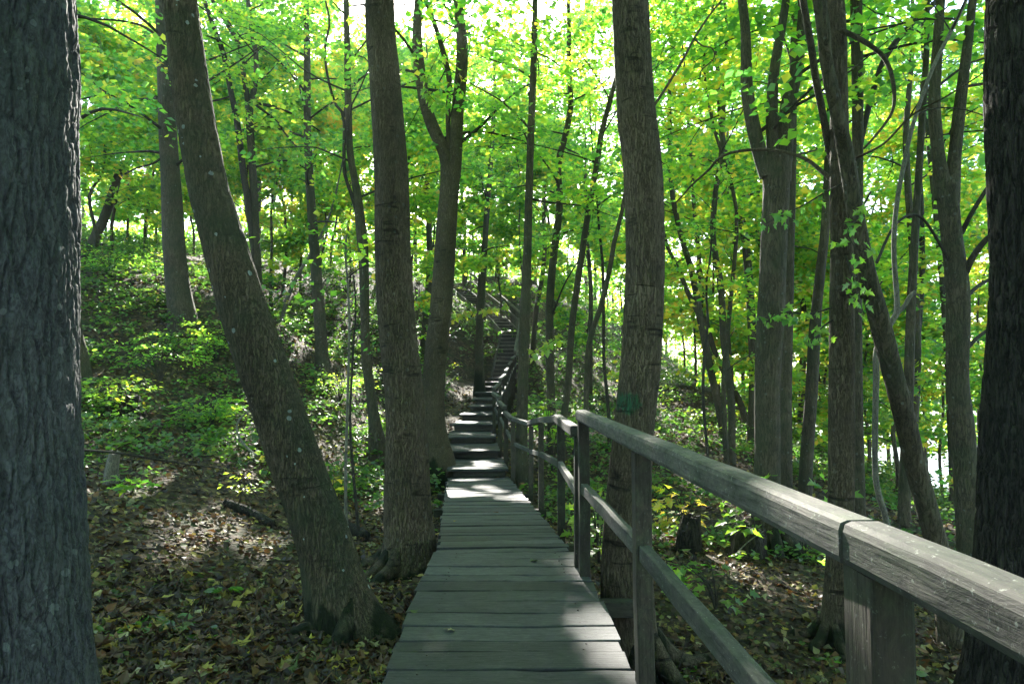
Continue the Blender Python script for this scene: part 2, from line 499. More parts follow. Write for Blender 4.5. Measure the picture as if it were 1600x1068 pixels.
# ------------------------------------------------------------------ timber pieces
def beam_mesh(name, length, w, h, mat, r=0.006, seg=6, wob=0.0015, sag=0.0):
    """a sawn timber along X with eased edges and a slightly uneven run; local origin at its centre"""
    cs = []
    for cx_, cy_, a0 in ((w / 2 - r, h / 2 - r, 0), (-w / 2 + r, h / 2 - r, 90), (-w / 2 + r, -h / 2 + r, 180), (w / 2 - r, -h / 2 + r, 270)):
        for a in (0, 45, 90):
            t = math.radians(a0 + a)
            cs.append((cx_ + r * math.cos(t), cy_ + r * math.sin(t)))
    cs = np.array(cs); k = len(cs)
    xs = np.linspace(-length / 2, length / 2, seg + 1)
    V = []
    for i, x in enumerate(xs):
        j = rng.normal(0, wob, 2)
        s = 1 + rng.normal(0, wob * 1.5)
        rowx = np.full(k, x)
        if i in (0, seg):
            rowx = rowx + rng.normal(0, wob * 1.2, k)
        V.append(np.stack([rowx, cs[:, 0] * s + j[0], cs[:, 1] * s + j[1] - sag * (1 - (2 * x / length) ** 2)], 1))
    V = np.concatenate(V)
    faces = []
    for i in range(seg):
        for a in range(k):
            b = (a + 1) % k
            faces.append((i * k + a, i * k + b, (i + 1) * k + b, (i + 1) * k + a))
    me = bpy.data.meshes.new(name)
    fs = faces + [tuple(range(k))[::-1], tuple(range(seg * k, seg * k + k))]
    me.from_pydata(V.tolist(), [], fs)
    me.polygons.foreach_set("use_smooth", [False] * len(fs))
    me.materials.append(mat)
    me.update()
    return me

def frame_m(p0, p1, up=(0, 0, 1)):
    p0, p1 = Vector(p0), Vector(p1)
    x = (p1 - p0).normalized()
    z = Vector(up)
    y = z.cross(x).normalized()
    z = x.cross(y).normalized()
    m = Matrix((x, y, z)).transposed().to_4x4()
    m.translation = (p0 + p1) / 2
    return m

def beam(name, p0, p1, w, h, mat, parent, r=0.006, up=(0, 0, 1), seg=5, wob=0.0015):
    me = beam_mesh(name, (Vector(p1) - Vector(p0)).length, w, h, mat, r, seg, wob)
    return put(name, me, frame_m(p0, p1, up), parent)

def post(parent, x, y, z0, z1, w=0.085, d=0.10, mat=None, tilt=(0, 0)):
    return beam("post", (x, y, z0), (x + tilt[0], y + tilt[1], z1), d, w, mat or M_POST, parent, 0.007, up=(1, 0, 0.001), seg=5, wob=0.002)

def nail_mesh():
    m, nt = new_mat("rusty_nail")
    principled(nt, (0.03, 0.022, 0.018), 0.6, None, 0.4)
    k = 8
    V = [(0.0055 * math.cos(a), 0.0055 * math.sin(a), z) for z in (-0.004, 0.0015) for a in [2 * math.pi * i / k for i in range(k)]]
    me = bpy.data.meshes.new("nail")
    me.from_pydata(V, [], [(i, (i + 1) % k, k + (i + 1) % k, k + i) for i in range(k)] + [tuple(range(k, 2 * k))])
    me.materials.append(m)
    return me
NAIL = nail_mesh()
# boardwalk, near level section -------------------------------------------------
bwA = empty("boardwalk", (0, 3, -1.44), "level grey plank boardwalk in front, its boards lying crosswise", "boardwalk")
plA = [beam_mesh("plank", 1.2, 0.205, 0.042, M_DECK, 0.006, 8, 0.0025) for _ in range(6)]
y = A_END - 0.11; n = 0
while y > -2.0:
    wv = random.choice([1.0, 1.0, 1.0, 0.97, 1.03]) * (0.62 if n in (3, 9) else 1.0)
    x0 = deckA_x(y) + random.gauss(0, 0.008)
    m = Matrix.Translation((x0, y - 0.109 * (wv - 1), -1.40 - 0.021 + random.gauss(0, 0.0025))) @ Matrix.Rotation(random.gauss(0.004, 0.006), 4, 'Z') @ Matrix.Rotation(random.gauss(0, 0.004), 4, 'X') @ Matrix.Diagonal((random.uniform(0.975, 1.005), wv, 1, 1))
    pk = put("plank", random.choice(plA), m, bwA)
    if 2.6 < y < 5.6:
        for nx_ in (-0.42, 0.42):
            for ny_ in (-0.05, 0.055):
                put("nail", NAIL, m @ Matrix.Translation((nx_ + random.gauss(0, 0.012), ny_ + random.gauss(0, 0.008), 0.0212)), pk)
    y -= 0.2185 * wv + random.gauss(0, 0.001); n += 1
for s in (-0.42, 0.0, 0.42):
    beam("joist", (deckA_x(-2) + s, -2.0, -1.51), (deckA_x(5.55) + s, 5.55, -1.51), 0.08, 0.13, M_UNDER, bwA)
for yy in (-0.8, 1.25, 3.2, 4.95):
    beam("bearer", (-0.72, yy, -1.635), (0.86, yy, -1.635), 0.1, 0.11, M_UNDER, bwA)
    for s in (-0.5, 0.5):
        gz = float(terrain(s, yy))
        beam("footing", (s, yy, gz - 0.2), (s, yy, -1.69), 0.1, 0.1, M_UNDER, bwA, up=(1, 0, 0))

# boardwalk, second section dipping towards the steps ---------------------------
bwB = empty("boardwalk", (-0.3, 9, -1.65), "farther boardwalk section dipping to the foot of the steps", "boardwalk")
plB = [beam_mesh("plank", 1.12, 0.178, 0.04, M_DECK, 0.006, 6, 0.0025) for _ in range(6)]
y = 5.74
slope = math.atan2(-0.37, 7.0)
while y < 12.42:
    wv = random.choice([1.0, 1.0, 0.72, 0.85, 1.1])
    cx_, cz_ = deckB(y + 0.095 * wv)
    m = Matrix.Translation((cx_ + random.gauss(0, 0.008), y + 0.095 * wv, cz_ - 0.02 + random.gauss(0, 0.003))) @ Matrix.Rotation(0.06 + random.gauss(0, 0.008), 4, 'Z') @ Matrix.Rotation(slope + random.gauss(0, 0.006), 4, 'X') @ Matrix.Diagonal((random.uniform(0.97, 1.01), wv, 1, 1))
    put("plank", random.choice(plB), m, bwB)
    y += 0.190 * wv + random.uniform(0, 0.006)
for s in (-0.4, 0.4):
    a, b = deckB(5.7), deckB(12.4)
    beam("joist", (a[0] + s, 5.7, a[1] - 0.105), (b[0] + s, 12.4, b[1] - 0.105), 0.08, 0.13, M_UNDER, bwB)
for yy in (7.0, 9.55, 11.35):
    cx_, cz_ = deckB(yy)
    beam("bearer", (cx_ - 0.7, yy, cz_ - 0.225), (cx_ + 0.85, yy, cz_ - 0.225), 0.1, 0.1, M_UNDER, bwB)
    for s in (-0.45, 0.45):
        beam("footing", (cx_ + s, yy, float(terrain(cx_ + s, yy)) - 0.2), (cx_ + s, yy, cz_ - 0.27), 0.1, 0.1, M_UNDER, bwB, up=(1, 0, 0))

# long low steps -----------------------------------------------------------------
st1 = empty("staircase", (-0.7, 12.4, -1.8), "long low flight of deep plank treads climbing past the forked maple", "staircase")
plS = [beam_mesh("plank", 1.09, 0.205, 0.045, M_DECK, 0.007, 5, 0.003) for _ in range(5)]
rsS = [beam_mesh("riser", 0.93, 0.03, 0.105, M_UNDER, 0.004, 3, 0.002) for _ in range(2)]
for i, (yf, lx, w, z) in enumerate(STEPS):
    nx_ = STEPS[i + 1] if i + 1 < len(STEPS) else (yf + 1.4, lx + 0.18, w, z)
    ang = math.atan2(lx - nx_[1], 1.46) * 0.6
    for k in range(8):
        yy = yf + 0.1 + k * 0.212
        t = (yy - yf) / 1.46
        xc = lx + (nx_[1] - lx) * min(t, 1.0) * 0.8 + w / 2
        m = Matrix.Translation((xc + random.gauss(0, 0.012), yy, z - 0.0225 + random.gauss(0, 0.002))) @ Matrix.Rotation(ang + random.gauss(0, 0.006), 4, 'Z')
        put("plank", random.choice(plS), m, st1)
    put("riser", rsS[i % 2], Matrix.Translation((lx + 0.56, yf + 0.07, z - 0.1)), st1)
    for s in (0.12, w - 0.14):
        beam("stringer", (lx + s, yf + 0.1, z - 0.105), (nx_[1] + s, yf + 1.6, z - 0.105), 0.06, 0.115, M_UNDER, st1, seg=2)

def flight(label, a, b, wa, nsteps, za, zb, over=0.0, name="staircase"):
    """a steeper flight between two centre points a and b (x, y); treads, risers and two side stringers"""
    e = empty(name, (a[0], a[1], za), label, "staircase")
    d = Vector((b[0] - a[0], b[1] - a[1], 0)); L_ = d.length; d.normalize()
    sdir = Vector((d.y, -d.x, 0))
    tm = beam_mesh("tread", wa, L_ / nsteps * 1.12, 0.05, M_STAIR, 0.006, 3, 0.003)
    rm = beam_mesh("riser", wa - 0.04, 0.03, (zb - za) / nsteps - 0.05, M_UNDER, 0.003, 2, 0.002)
    ang = math.atan2(sdir.y, sdir.x)
    for i in range(nsteps):
        t = (i + 0.5) / nsteps
        z = za + (zb - za) * (i + 1) / nsteps
        p = Vector((a[0], a[1], 0)) + d * L_ * t
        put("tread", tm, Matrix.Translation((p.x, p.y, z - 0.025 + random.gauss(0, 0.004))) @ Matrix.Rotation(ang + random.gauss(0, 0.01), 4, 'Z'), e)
        q = Vector((a[0], a[1], 0)) + d * (L_ * i / nsteps + 0.02)
        put("riser", rm, Matrix.Translation((q.x, q.y, z - 0.05 - ((zb - za) / nsteps - 0.05) / 2)) @ Matrix.Rotation(ang, 4, 'Z'), e)
    for s in (-1, 1):
        o = sdir * (wa / 2 + 0.035) * s
        beam("stringer", (a[0] + o.x - d.x * 0.1, a[1] + o.y - d.y * 0.1, za - 0.02), (b[0] + o.x, b[1] + o.y, zb + 0.04), 0.055, 0.24, M_STAIR, e, seg=4, wob=0.003)
    return e
flight("steep dark flight with a pale board down its near side, seen end on", (-0.42, 28.6), (-0.08, 31.9), 0.80, 11, 0.02, 2.02)
flight("short flight angling off behind the slender straight trunk", (-0.03, 32.1), (-0.78, 34.3), 0.82, 5, 2.02, 2.95)
flight("topmost flight slanting up the bank, half hidden in leaves", (-0.9, 34.6), (-3.0, 38.6), 0.9, 11, 2.95, 4.95)

# ------------------------------------------------------------------ handrails
hrA = empty("handrail", (0.6, 3.2, -1.7), "thick weathered handrail running past the camera beside the near boards", "handrail")
RA = 0.085
postA = [(0.655, -0.75, (0, 0)), (0.655, 1.235, (-0.006, 0)), (0.612, 3.20, (-0.012, 0.0)), (0.52, 4.95, (-0.005, 0))]
for x, y, tl in postA:
    gz = float(terrain(x, y)) - 0.15
    post(hrA, x, y, gz, -0.345 if y < 4 else -0.315, 0.075, 0.105, M_POST, tl)
beam("top_rail", (0.652, -1.2, -0.300), (0.645, 1.262, -0.303), RA, 0.083, M_RAIL, hrA, 0.018, seg=10, wob=0.0012)
beam("top_rail", (0.643, 1.272, -0.303), (0.505, 4.99, -0.272), RA, 0.083, M_RAIL, hrA, 0.018, seg=12, wob=0.0012)
lr = [(0.66, -0.75, -0.80), (0.655, 1.235, -0.80), (0.60, 3.2, -0.795), (0.51, 4.95, -0.785)]
for a, b in zip(lr[:-1], lr[1:]):
    a_, b_ = Vector(a), Vector(b); dd = (b_ - a_).normalized() * 0.054
    beam("lower_rail", a_ + dd, b_ - dd, 0.05, 0.075, M_RAIL, hrA, 0.006, seg=6)

hrB = empty("handrail", (0.4, 8, -1.7), "lower handrail dipping away beside the farther boardwalk section", "handrail")
pB = [(0.475, 5.16, -0.36), (0.47, 7.02, -0.38), (0.375, 9.55, -0.555), (0.285, 11.35, -0.715)]
for x, y, zt in pB:
    post(hrB, x + 0.03, y, float(terrain(x, y)) - 0.15, zt - 0.085, 0.075, 0.09)
for a, b in zip(pB[:-1], pB[1:]):
    beam("top_rail", (a[0], a[1] - 0.04, a[2] - 0.04), (b[0], b[1] + 0.03, b[2] - 0.037), 0.08, 0.08, M_RAIL, hrB, 0.012)
    a_, b_ = Vector((a[0] + 0.02, a[1], a[2] - 0.5)), Vector((b[0] + 0.02, b[1], b[2] - 0.5)); dd = (b_ - a_).normalized() * 0.046
    beam("lower_rail", a_ + dd, b_ - dd, 0.05, 0.07, M_RAIL, hrB)

beam("top_rail", (0.285, 11.39, -0.765), (0.03, 12.24, -0.735), 0.08, 0.07, M_RAIL, hrB, 0.01)
beam("lower_rail", (0.30, 11.40, -1.21), (0.05, 12.25, -1.18), 0.045, 0.065, M_RAIL, hrB)
hrC = empty("handrail", (-0.3, 15, -1.6), "cluster of handrail posts climbing beside the low steps", "handrail")
pC = [(0.0, 12.3, -0.70), (-0.14, 13.6, -0.56), (-0.285, 15.0, -0.40), (-0.445, 16.2, -0.24), (-0.34, 18.5, -0.02), (-0.2, 20.6, 0.22), (-0.13, 22.7, 0.45), (-0.02, 25.0, 0.72), (0.12, 27.4, 1.0)]
mid = [tuple((np.array(a) * 0.5 + np.array(b) * 0.5)) for a, b in zip(pC[4:-1], pC[5:])]
for x, y, zt in pC + mid:
    x, y, zt = float(x), float(y), float(zt)
    post(hrC, x + 0.02, y, float(terrain(x, y)) - 0.15, zt - 0.075, 0.08, 0.09)
for a, b in zip(pC[:-1], pC[1:]):
    beam("top_rail", (a[0], a[1] - 0.06, a[2] - 0.035), (b[0], b[1] - 0.07, b[2] - 0.125), 0.085, 0.07, M_RAIL, hrC, 0.01)
    a_, b_ = Vector((a[0] + 0.03, a[1], a[2] - 0.48)), Vector((b[0] + 0.03, b[1], b[2] - 0.48)); dd = (b_ - a_).normalized() * 0.046
    beam("lower_rail", a_ + dd, b_ - dd, 0.045, 0.065, M_RAIL, hrC)

hrD = empty("handrail", (0.4, 32, 2), "distant handrail with close upright boards beside the topmost flights", "handrail")
pD = [(0.12, 28.7, 1.15), (0.45, 32.0, 3.05), (-0.28, 34.4, 3.95), (-2.35, 38.4, 5.95)]
for x, y, zt in pD:
    post(hrD, x + 0.02, y, float(terrain(x, y)) - 0.2, zt - 0.09, 0.09, 0.09, M_STAIR)
for a, b in zip(pD[:-1], pD[1:]):
    beam("top_rail", (a[0], a[1], a[2] - 0.04), (b[0], b[1], b[2] - 0.045), 0.1, 0.09, M_STAIR, hrD, 0.01)
    beam("lower_rail", (a[0] + 0.03, a[1] + 0.05, a[2] - 0.5), (b[0] + 0.03, b[1] - 0.05, b[2] - 0.5), 0.05, 0.08, M_STAIR, hrD, 0.006)
for k in range(5):
    t = 0.12 + k * 0.17
    x = 0.52 - 0.73 * t; y = 32.05 + 2.3 * t; z = 3.05 + 0.9 * t
    beam("upright_board", (x + 0.06, y, z - 1.3), (x + 0.06, y, z + 0.05 + random.uniform(-.05, .1)), 0.13, 0.025, M_STAIR, hrD, 0.003, up=(0.3, 1, 0))

def on_path(x, y, m=0.1):
    w = np.zeros(x.shape, bool)
    w |= (y < A_END) & (np.abs(x - deckA_x(y)) < 0.62 + m)
    cx_ = -0.055 - 0.57 * (y - 5.6) / 7
    w |= (y >= A_END) & (y < 12.5) & (np.abs(x - cx_) < 0.58 + m)
    ys = np.array([s[0] for s in STEPS]); ls = np.array([s[1] for s in STEPS])
    lx = np.interp(y, ys, ls)
    w |= (y >= 12.4) & (y < 28.6) & (x > lx - m) & (x < lx + 1.12 + m)
    return w

# ------------------------------------------------------------------ leaves
KITE_V = np.array([(0, 0, 0), (-0.48, 0.42, 0.10), (0, 1.0, -0.06), (0.48, 0.42, 0.10)])
KITE_T = np.array([(0, 1, 2), (0, 2, 3)])
# five-lobed maple leaf, folded along the midrib
_half = [(0.10, 0.02), (0.42, 0.02), (0.24, 0.20), (0.62, 0.48), (0.27, 0.48), (0.25, 0.68)]
MAPLE_V = [(0, 0, 0)] + [(x, y, 0.16 * x) for x, y in _half] + [(0, 1.0, -0.08)] + [(-x, y, 0.16 * x) for x, y in _half[::-1]] + [(0, 0.36, 0.0)]
MAPLE_V = np.array(MAPLE_V)
MAPLE_T = np.array([(i, i + 1, 14) for i in range(13)] + [(13, 0, 14)])
OVAL_V = np.array([(0, 0, 0), (-0.26, 0.3, 0.05), (-0.2, 0.72, 0.03), (0, 1, -0.08), (0.2, 0.72, 0.03), (0.26, 0.3, 0.05), (0, 0.5, -0.02)])
OVAL_T = np.array([(0, 6, 1), (1, 6, 2), (2, 6, 3), (3, 6, 4), (4, 6, 5), (5, 6, 0)])
CURL_V = MAPLE_V.copy(); CURL_V[:, 2] = 0.55 * np.abs(CURL_V[:, 0]) ** 1.3 - 0.5 * (CURL_V[:, 1] - 0.4) ** 2 + 0.12 * np.sin(CURL_V[:, 0] * 7 + CURL_V[:, 1] * 5)
SHAPES = {'curl': (CURL_V, MAPLE_T), 'kite': (KITE_V, KITE_T), 'maple': (MAPLE_V, MAPLE_T), 'oval': (OVAL_V, OVAL_T)}

def norm(v):
    return v / np.maximum(np.linalg.norm(v, axis=-1, keepdims=True), 1e-9)

def leaf_geo(P, A, N, S, tone, shape='kite'):
    T, tri = SHAPES[shape]
    A = norm(A)
    B = norm(np.cross(A, N))
    N2 = np.cross(B, A)
    V = P[:, None] + S[:, None, None] * (T[None, :, 0:1] * B[:, None] + T[None, :, 1:2] * A[:, None] + T[None, :, 2:3] * N2[:, None])
    F_ = (np.arange(len(P)) * len(T))[:, None, None] + tri[None]
    return V.reshape(-1, 3), F_.reshape(-1, 3), np.repeat(tone, len(T))

def leaf_mesh(name, P, A, N, S, tone, mat, shape='kite', origin=(0, 0, 0)):
    V, F_, t = leaf_geo(P - np.array(origin), A, N, S, tone, shape)
    return mesh_np(name, V, F_, 3, mat, False, {"tone": t})

def spray_leaves(Cn, D, Ls, n, size, tone_c, tone_v, r, droop=0.15, flat=0.62):
    """leaves set along flat sprays: Cn (K,3) starts, D (K,3) directions, Ls (K,) lengths"""
    K = len(Cn)
    up = np.array([0, 0, 1.0])
    D = norm(D)
    side = norm(np.cross(D, up))
    t = r.random((K, n)) ** 0.8
    s = (r.random((K, n)) * 2 - 1)
    wid = (0.42 * (1 - 0.55 * t) + 0.08)
    P = Cn[:, None] + D[:, None] * (t * Ls[:, None])[..., None] + side[:, None] * (s * wid * Ls[:, None])[..., None]
    P[..., 2] += r.normal(0, 0.055, (K, n)) * Ls[:, None] - droop * Ls[:, None] * (t ** 2) - 0.10 * Ls[:, None] * np.abs(s)
    A = D[:, None] * (0.5 + t)[..., None] + side[:, None] * (np.sign(s) * 0.8 + s)[..., None] + r.normal(0, 0.35, (K, n, 3))
    A[..., 2] -= 0.35
    N = up + r.normal(0, flat, (K, n, 3))
    S = size * r.uniform(0.65, 1.25, (K, n))
    tn = np.clip(tone_c + r.normal(0, tone_v, (K, n)) + r.normal(0, tone_v * 0.7, (K, 1)), 0, 1)
    return [a.reshape(-1, 3) if a.ndim == 3 else a.ravel() for a in (P, A, N, S, tn)]

SL = np.array(L)
SE1 = norm(np.cross(SL, np.array([0, 0, 1.0]))); SE2 = np.cross(SL, SE1)
SHAFTS = [(px2w(*a[:3]), a[3]) for a in [
    (750, 762, 10.8, 0.1), (815, 770, 10.2, 0.04), (725, 690, 14.6, 0.1), (728, 668, 16.3, 0.1), (775, 712, 13.2, 0.08), (705, 865, 5.5, 0.12), (935, 905, 4.9, 0.08),
    (1390, 850, 1.13, 0.16), (1520, 905, 0.9, 0.2), (1290, 790, 1.35, 0.1), (886, 660, 5.6, 0.16), (960, 800, 3.9, 0.12), (745, 970, 4.0, 0.04),
    (340, 790, 7.4, 0.35), (295, 830, 6.5, 0.3), (430, 815, 7.2, 0.25), (250, 760, 8.0, 0.3), (560, 640, 15, 0.6), (600, 690, 13, 0.4), (500, 640, 14.5, 0.5), (230, 550, 13.5, 0.6), (320, 480, 15.5, 0.6),
    (700, 615, 20, 0.5), (725, 640, 18.5, 0.35), (240, 430, 18, 0.8), (170, 470, 16, 0.6), (123, 660, 2.3, 0.3), (122, 450, 2.3, 0.3), (121, 150, 2.3, 0.3), (760, 560, 26, 0.5), (735, 500, 31, 0.6), (800, 470, 36, 0.6), (788, 560, 28.8, 0.5), (795, 530, 31, 0.5), (785, 508, 33, 0.6), (740, 475, 37, 0.7), (770, 590, 26, 0.4),
    (1120, 640, 19, 0.7), (1050, 640, 19, 0.6), (1090, 700, 15, 0.5), (1240, 700, 17, 0.6), (1150, 900, 7.4, 0.3), (1000, 620, 24, 0.8), (880, 600, 24, 0.7), (640, 500, 28, 0.8), (560, 560, 19, 0.7), (440, 560, 17, 0.6), (380, 735, 8.3, 0.3)]]
def sun_gaps(P):
    """True where a leaf closes one of the openings the sun comes through"""
    a, b = P @ SE1, P @ SE2
    g = 0.6 * vnoise(a / 0.75, b / 0.75, 0, 51) + 0.4 * vnoise(a / 0.3, b / 0.3, 0, 52)
    b0, b1, b2 = (float(np.dot(q, SE2)) for q in ((0, 6.5, -1.5), (-3, 11, -1.1), (-4, 24, 2.5)))
    t = np.clip((b - b0) / (b1 - b0), 0, 1); t2 = np.clip((b - b1) / (b2 - b1), 0, 1)
    hit = g > 0.69 - 0.055 * t - 0.065 * t2
    for c, rr in SHAFTS:
        d2 = (a - c @ SE1) ** 2 + (b - c @ SE2) ** 2
        hit |= (d2 < (rr + 0.06) ** 2) & (P @ SL > c @ SL + 1.0)
    return hit

def keep_leaves(P, zmin=7.5):
    """foliage is kept off the walkway and out of the lane in front of it"""
    px, py = w2px(P)
    inf = (px > -40) & (px < 1640) & (py > -40) & (py < 1110) & (P[:, 1] > 0)
    k = ~(inf & (P[:, 1] < zmin))
    k &= ~(inf & (P[:, 1] < 39) & (px > 690) & (px < 838) & (py > 470) & (py < 790))
    k &= ~(inf & (P[:, 1] < 30) & (px > 676) & (px < 842) & (py > 425) & (py < 800))
    k &= P[:, 2] > terrain_raw(P[:, 0], P[:, 1]) + 0.12
    k &= ~sun_gaps(P)
    return k

# ------------------------------------------------------------------ trunks
def catmull(P, n):
    """n: how many rows, or the row positions as fractions of the length"""
    P = np.asarray(P, float)
    fr = np.linspace(0, 1, n) if np.isscalar(n) else np.asarray(n)
    if len(P) == 2:
        t = fr[:, None]
        return P[0] * (1 - t) + P[1] * t
    seglen = np.linalg.norm(np.diff(P[:, :3], axis=0), axis=1)
    cum = np.concatenate([[0], np.cumsum(seglen)])
    t = fr * cum[-1]
    i = np.clip(np.searchsorted(cum, t, 'right') - 1, 0, len(P) - 2)
    u = ((t - cum[i]) / np.maximum(seglen[i], 1e-9))[:, None]
    p1, p2 = P[i], P[i + 1]
    p0 = P[np.maximum(i - 1, 0)]; p3 = P[np.minimum(i + 2, len(P) - 1)]
    return 0.5 * (2 * p1 + (p2 - p0) * u + (2 * p0 - 5 * p1 + 4 * p2 - p3) * u ** 2 + (3 * p1 - p0 - 3 * p2 + p3) * u ** 3)

def tube_geo(pts, rad, seg, rows, seed=0, lump=0.05, disp=None, flare=None, closed_top=True):
    """tapered tube; pts (n,3), rad (n,). returns V, quads, info"""
    Q = catmull(np.column_stack([pts, rad]), rows)
    c, r = Q[:, :3], np.maximum(Q[:, 3], 0.001)
    tan = norm(np.gradient(c, axis=0))
    ref = np.array([0.0, 1.0, 0.0]) if abs(tan[0, 1]) < 0.8 else np.array([1.0, 0, 0])
    u = norm(np.cross(tan, ref)); v = np.cross(tan, u)
    th = np.linspace(0, 2 * math.pi, seg, endpoint=False)
    ct, st = np.cos(th), np.sin(th)
    s = np.concatenate([[0], np.cumsum(np.linalg.norm(np.diff(c, axis=0), axis=1))])
    R = np.repeat(r[:, None], seg, 1)
    TH, S_ = np.meshgrid(th, s)
    if lump:
        R = R * (1 + lump * 2 * (vnoise(ct[None] * 1.2 + 5, st[None] * 1.2 + 5, S_ * 1.3, seed) - 0.5))
    if flare:
        amt, hh = flare
        lob = 0.55 + 0.45 * np.cos(TH * 5 + seed) * np.cos(TH * 2 + seed * 1.7)
        R = R * (1 + amt * np.exp(-S_ / hh) * lob)
    if disp is not None:
        R = R + disp(TH, S_, r[:, None])
    V = c[:, None] + R[..., None] * (u[:, None] * ct[None, :, None] + v[:, None] * st[None, :, None])
    rows = len(c)
    i = np.arange(rows * seg).reshape(rows, seg)
    j = np.roll(i, -1, axis=1)
    Qd = np.stack([i[:-1], j[:-1], j[1:], i[1:]], -1).reshape(-1, 4)
    V = V.reshape(-1, 3)
    if closed_top:
        tipi = len(V)
        V = np.vstack([V, c[-1] + tan[-1] * r[-1] * 0.6])
        cap = np.stack([i[-1], j[-1], np.full(seg, tipi), np.full(seg, tipi)], -1)
        Qd = np.vstack([Qd, cap])
    return V, Qd, (S_.ravel(), TH.ravel())

def quads_to_tris(Q):
    tri = np.concatenate([Q[:, [0, 1, 2]], Q[Q[:, 2] != Q[:, 3]][:, [0, 2, 3]]])
    return tri

def plate_cracks(TH, S, R, cw, ch, seed):
    """crisp cracks between long bark plates: distance between the two nearest cell centres"""
    ncol = max(6, int(round(2 * math.pi * float(np.median(R)) / cw)))
    w = vnoise(np.cos(TH) * R * 14, np.sin(TH) * R * 14, S * 5, seed) - 0.5
    u = TH / (2 * math.pi) * ncol + 1.1 * w
    v = S / ch + 0.8 * (vnoise(np.cos(TH) * R * 9, np.sin(TH) * R * 9, S * 6, seed + 1) - 0.5)
    iu, iv = np.floor(u), np.floor(v)
    f1 = np.full(u.shape, 9.0); f2 = f1.copy()
    for du in (-1, 0, 1):
        for dv in (-1, 0, 1):
            cu, cv = iu + du, iv + dv
            m = np.mod(cu, ncol)
            px = cu + hash3(m, cv, m * 0, seed + 2); py = cv + hash3(m, cv, m * 0, seed + 3)
            d = np.abs(u - px) * 1.0 + 0.75 * np.abs(v - py)
            f2 = np.where(d < f1, f1, np.minimum(f2, d)); f1 = np.minimum(f1, d)
    return 1 - sstep(0.03, 0.30, f2 - f1)

def bark_rough(TH, S, R):
    f = plate_cracks(TH, S, R, 0.042, 0.20, 61)
    g = plate_cracks(TH, S, R, 0.016, 0.045, 71)
    n2 = vnoise(np.cos(TH) * R / 0.010, np.sin(TH) * R / 0.010, S / 0.022, 23)
    n3 = vnoise(np.cos(TH) * R / 0.03, np.sin(TH) * R / 0.03, S / 0.12, 24)
    return -0.017 * f - 0.004 * g + 0.005 * n2 + 0.007 * n3

def bark_dark(TH, S, R):
    return -0.014 * plate_cracks(TH, S, R, 0.045, 0.16, 81) + 0.004 * vnoise(np.cos(TH) * R / 0.012, np.sin(TH) * R / 0.012, S / 0.03, 23)

def bark_fine(TH, S, R):
    w = vnoise(np.cos(TH) * R * 12, np.sin(TH) * R * 12, S * 8, 31) * 0.6
    n = vnoise(np.cos(TH) * R / 0.014 + w, np.sin(TH) * R / 0.014, S / 0.10 + w, 32)
    f = sstep(0.6, 1.0, 1 - np.abs(2 * n - 1))
    return -0.0045 * f

def trace_pts(trace, d0, d1=None):
    P, W = [], []
    n = len(trace)
    for i, (px, py, w) in enumerate(trace):
        d = d0 if d1 is None else d0 + (d1 - d0) * i / max(n - 1, 1)
        P.append(px2w(px, py, d)); W.append(w / F * d / 2)
    return np.array(P), np.array(W)

leaf_total = 0
def crown_for(stem, rad, cb, H, Rc, nb, spr_per, nl, size, tone, r, base, zmin=7.5, spread=1.0):
    """random branches off a stem between heights cb and H, with leaf sprays along them; returns branch list and leaf arrays"""
    zz = stem[:, 2]
    branches, Cn, D, Ls = [], [], [], []
    if size >= 0.155:
        nb = int(nb * 1.7); spr_per += 4; nl = int(nl * 2)
    else:
        nb = int(nb * 1.25); spr_per += 3; nl = int(nl * 1.2); size *= 0.90
    for k in range(nb):
        t = (k + r.random()) / nb
        h = cb + (H - cb) * t ** 0.9
        i = int(np.clip(np.searchsorted(zz, h), 1, len(zz) - 1))
        f = np.clip((h - zz[i - 1]) / max(zz[i] - zz[i - 1], 1e-6), 0, 1)
        o = stem[i - 1] * (1 - f) + stem[i] * f
        r0 = (rad[i - 1] * (1 - f) + rad[i] * f)
        az = k * 2.4 + r.normal(0, 0.5)
        prof = math.sin(math.pi * min(1, 0.25 + 0.75 * t)) * 0.75 + 0.3
        ln = Rc * prof * r.uniform(0.75, 1.2)
        el = r.uniform(0.15, 0.75) + 0.3 * t
        d = np.array([math.cos(az) * math.cos(el), math.sin(az) * math.cos(el), math.sin(el)])
        p = [o]; dd = d.copy()
        for q in range(5):
            dd = norm(dd + r.normal(0, 0.14, 3) + np.array([0, 0, -0.10]))
            p.append(p[-1] + dd * ln / 5)
        p = np.array(p)
        br = min(0.04, max(0.008, r0 * 0.32))
        branches.append((p, np.linspace(br, 0.004, 6)))
        for q in range(spr_per):
            tt = r.uniform(0.25, 1.0) * 5
            a = min(int(tt), 4)
            c = p[a] + (p[a + 1] - p[a]) * (tt - a)
            sd_ = norm(np.array([r.normal(), r.normal(), r.normal(0, 0.25)]) * spread + d * 0.9)
            Cn.append(c + r.normal(0, 0.12, 3)); D.append(sd_); Ls.append(r.uniform(0.7, 1.35) * (0.55 + 0.16 * Rc))
    P, A, N, S, tn = spray_leaves(np.array(Cn), np.array(D), np.array(Ls), nl, size, tone, 0.20, r)
    k = keep_leaves(P, zmin)
    return branches, (P[k], A[k], N[k], S[k], tn[k])

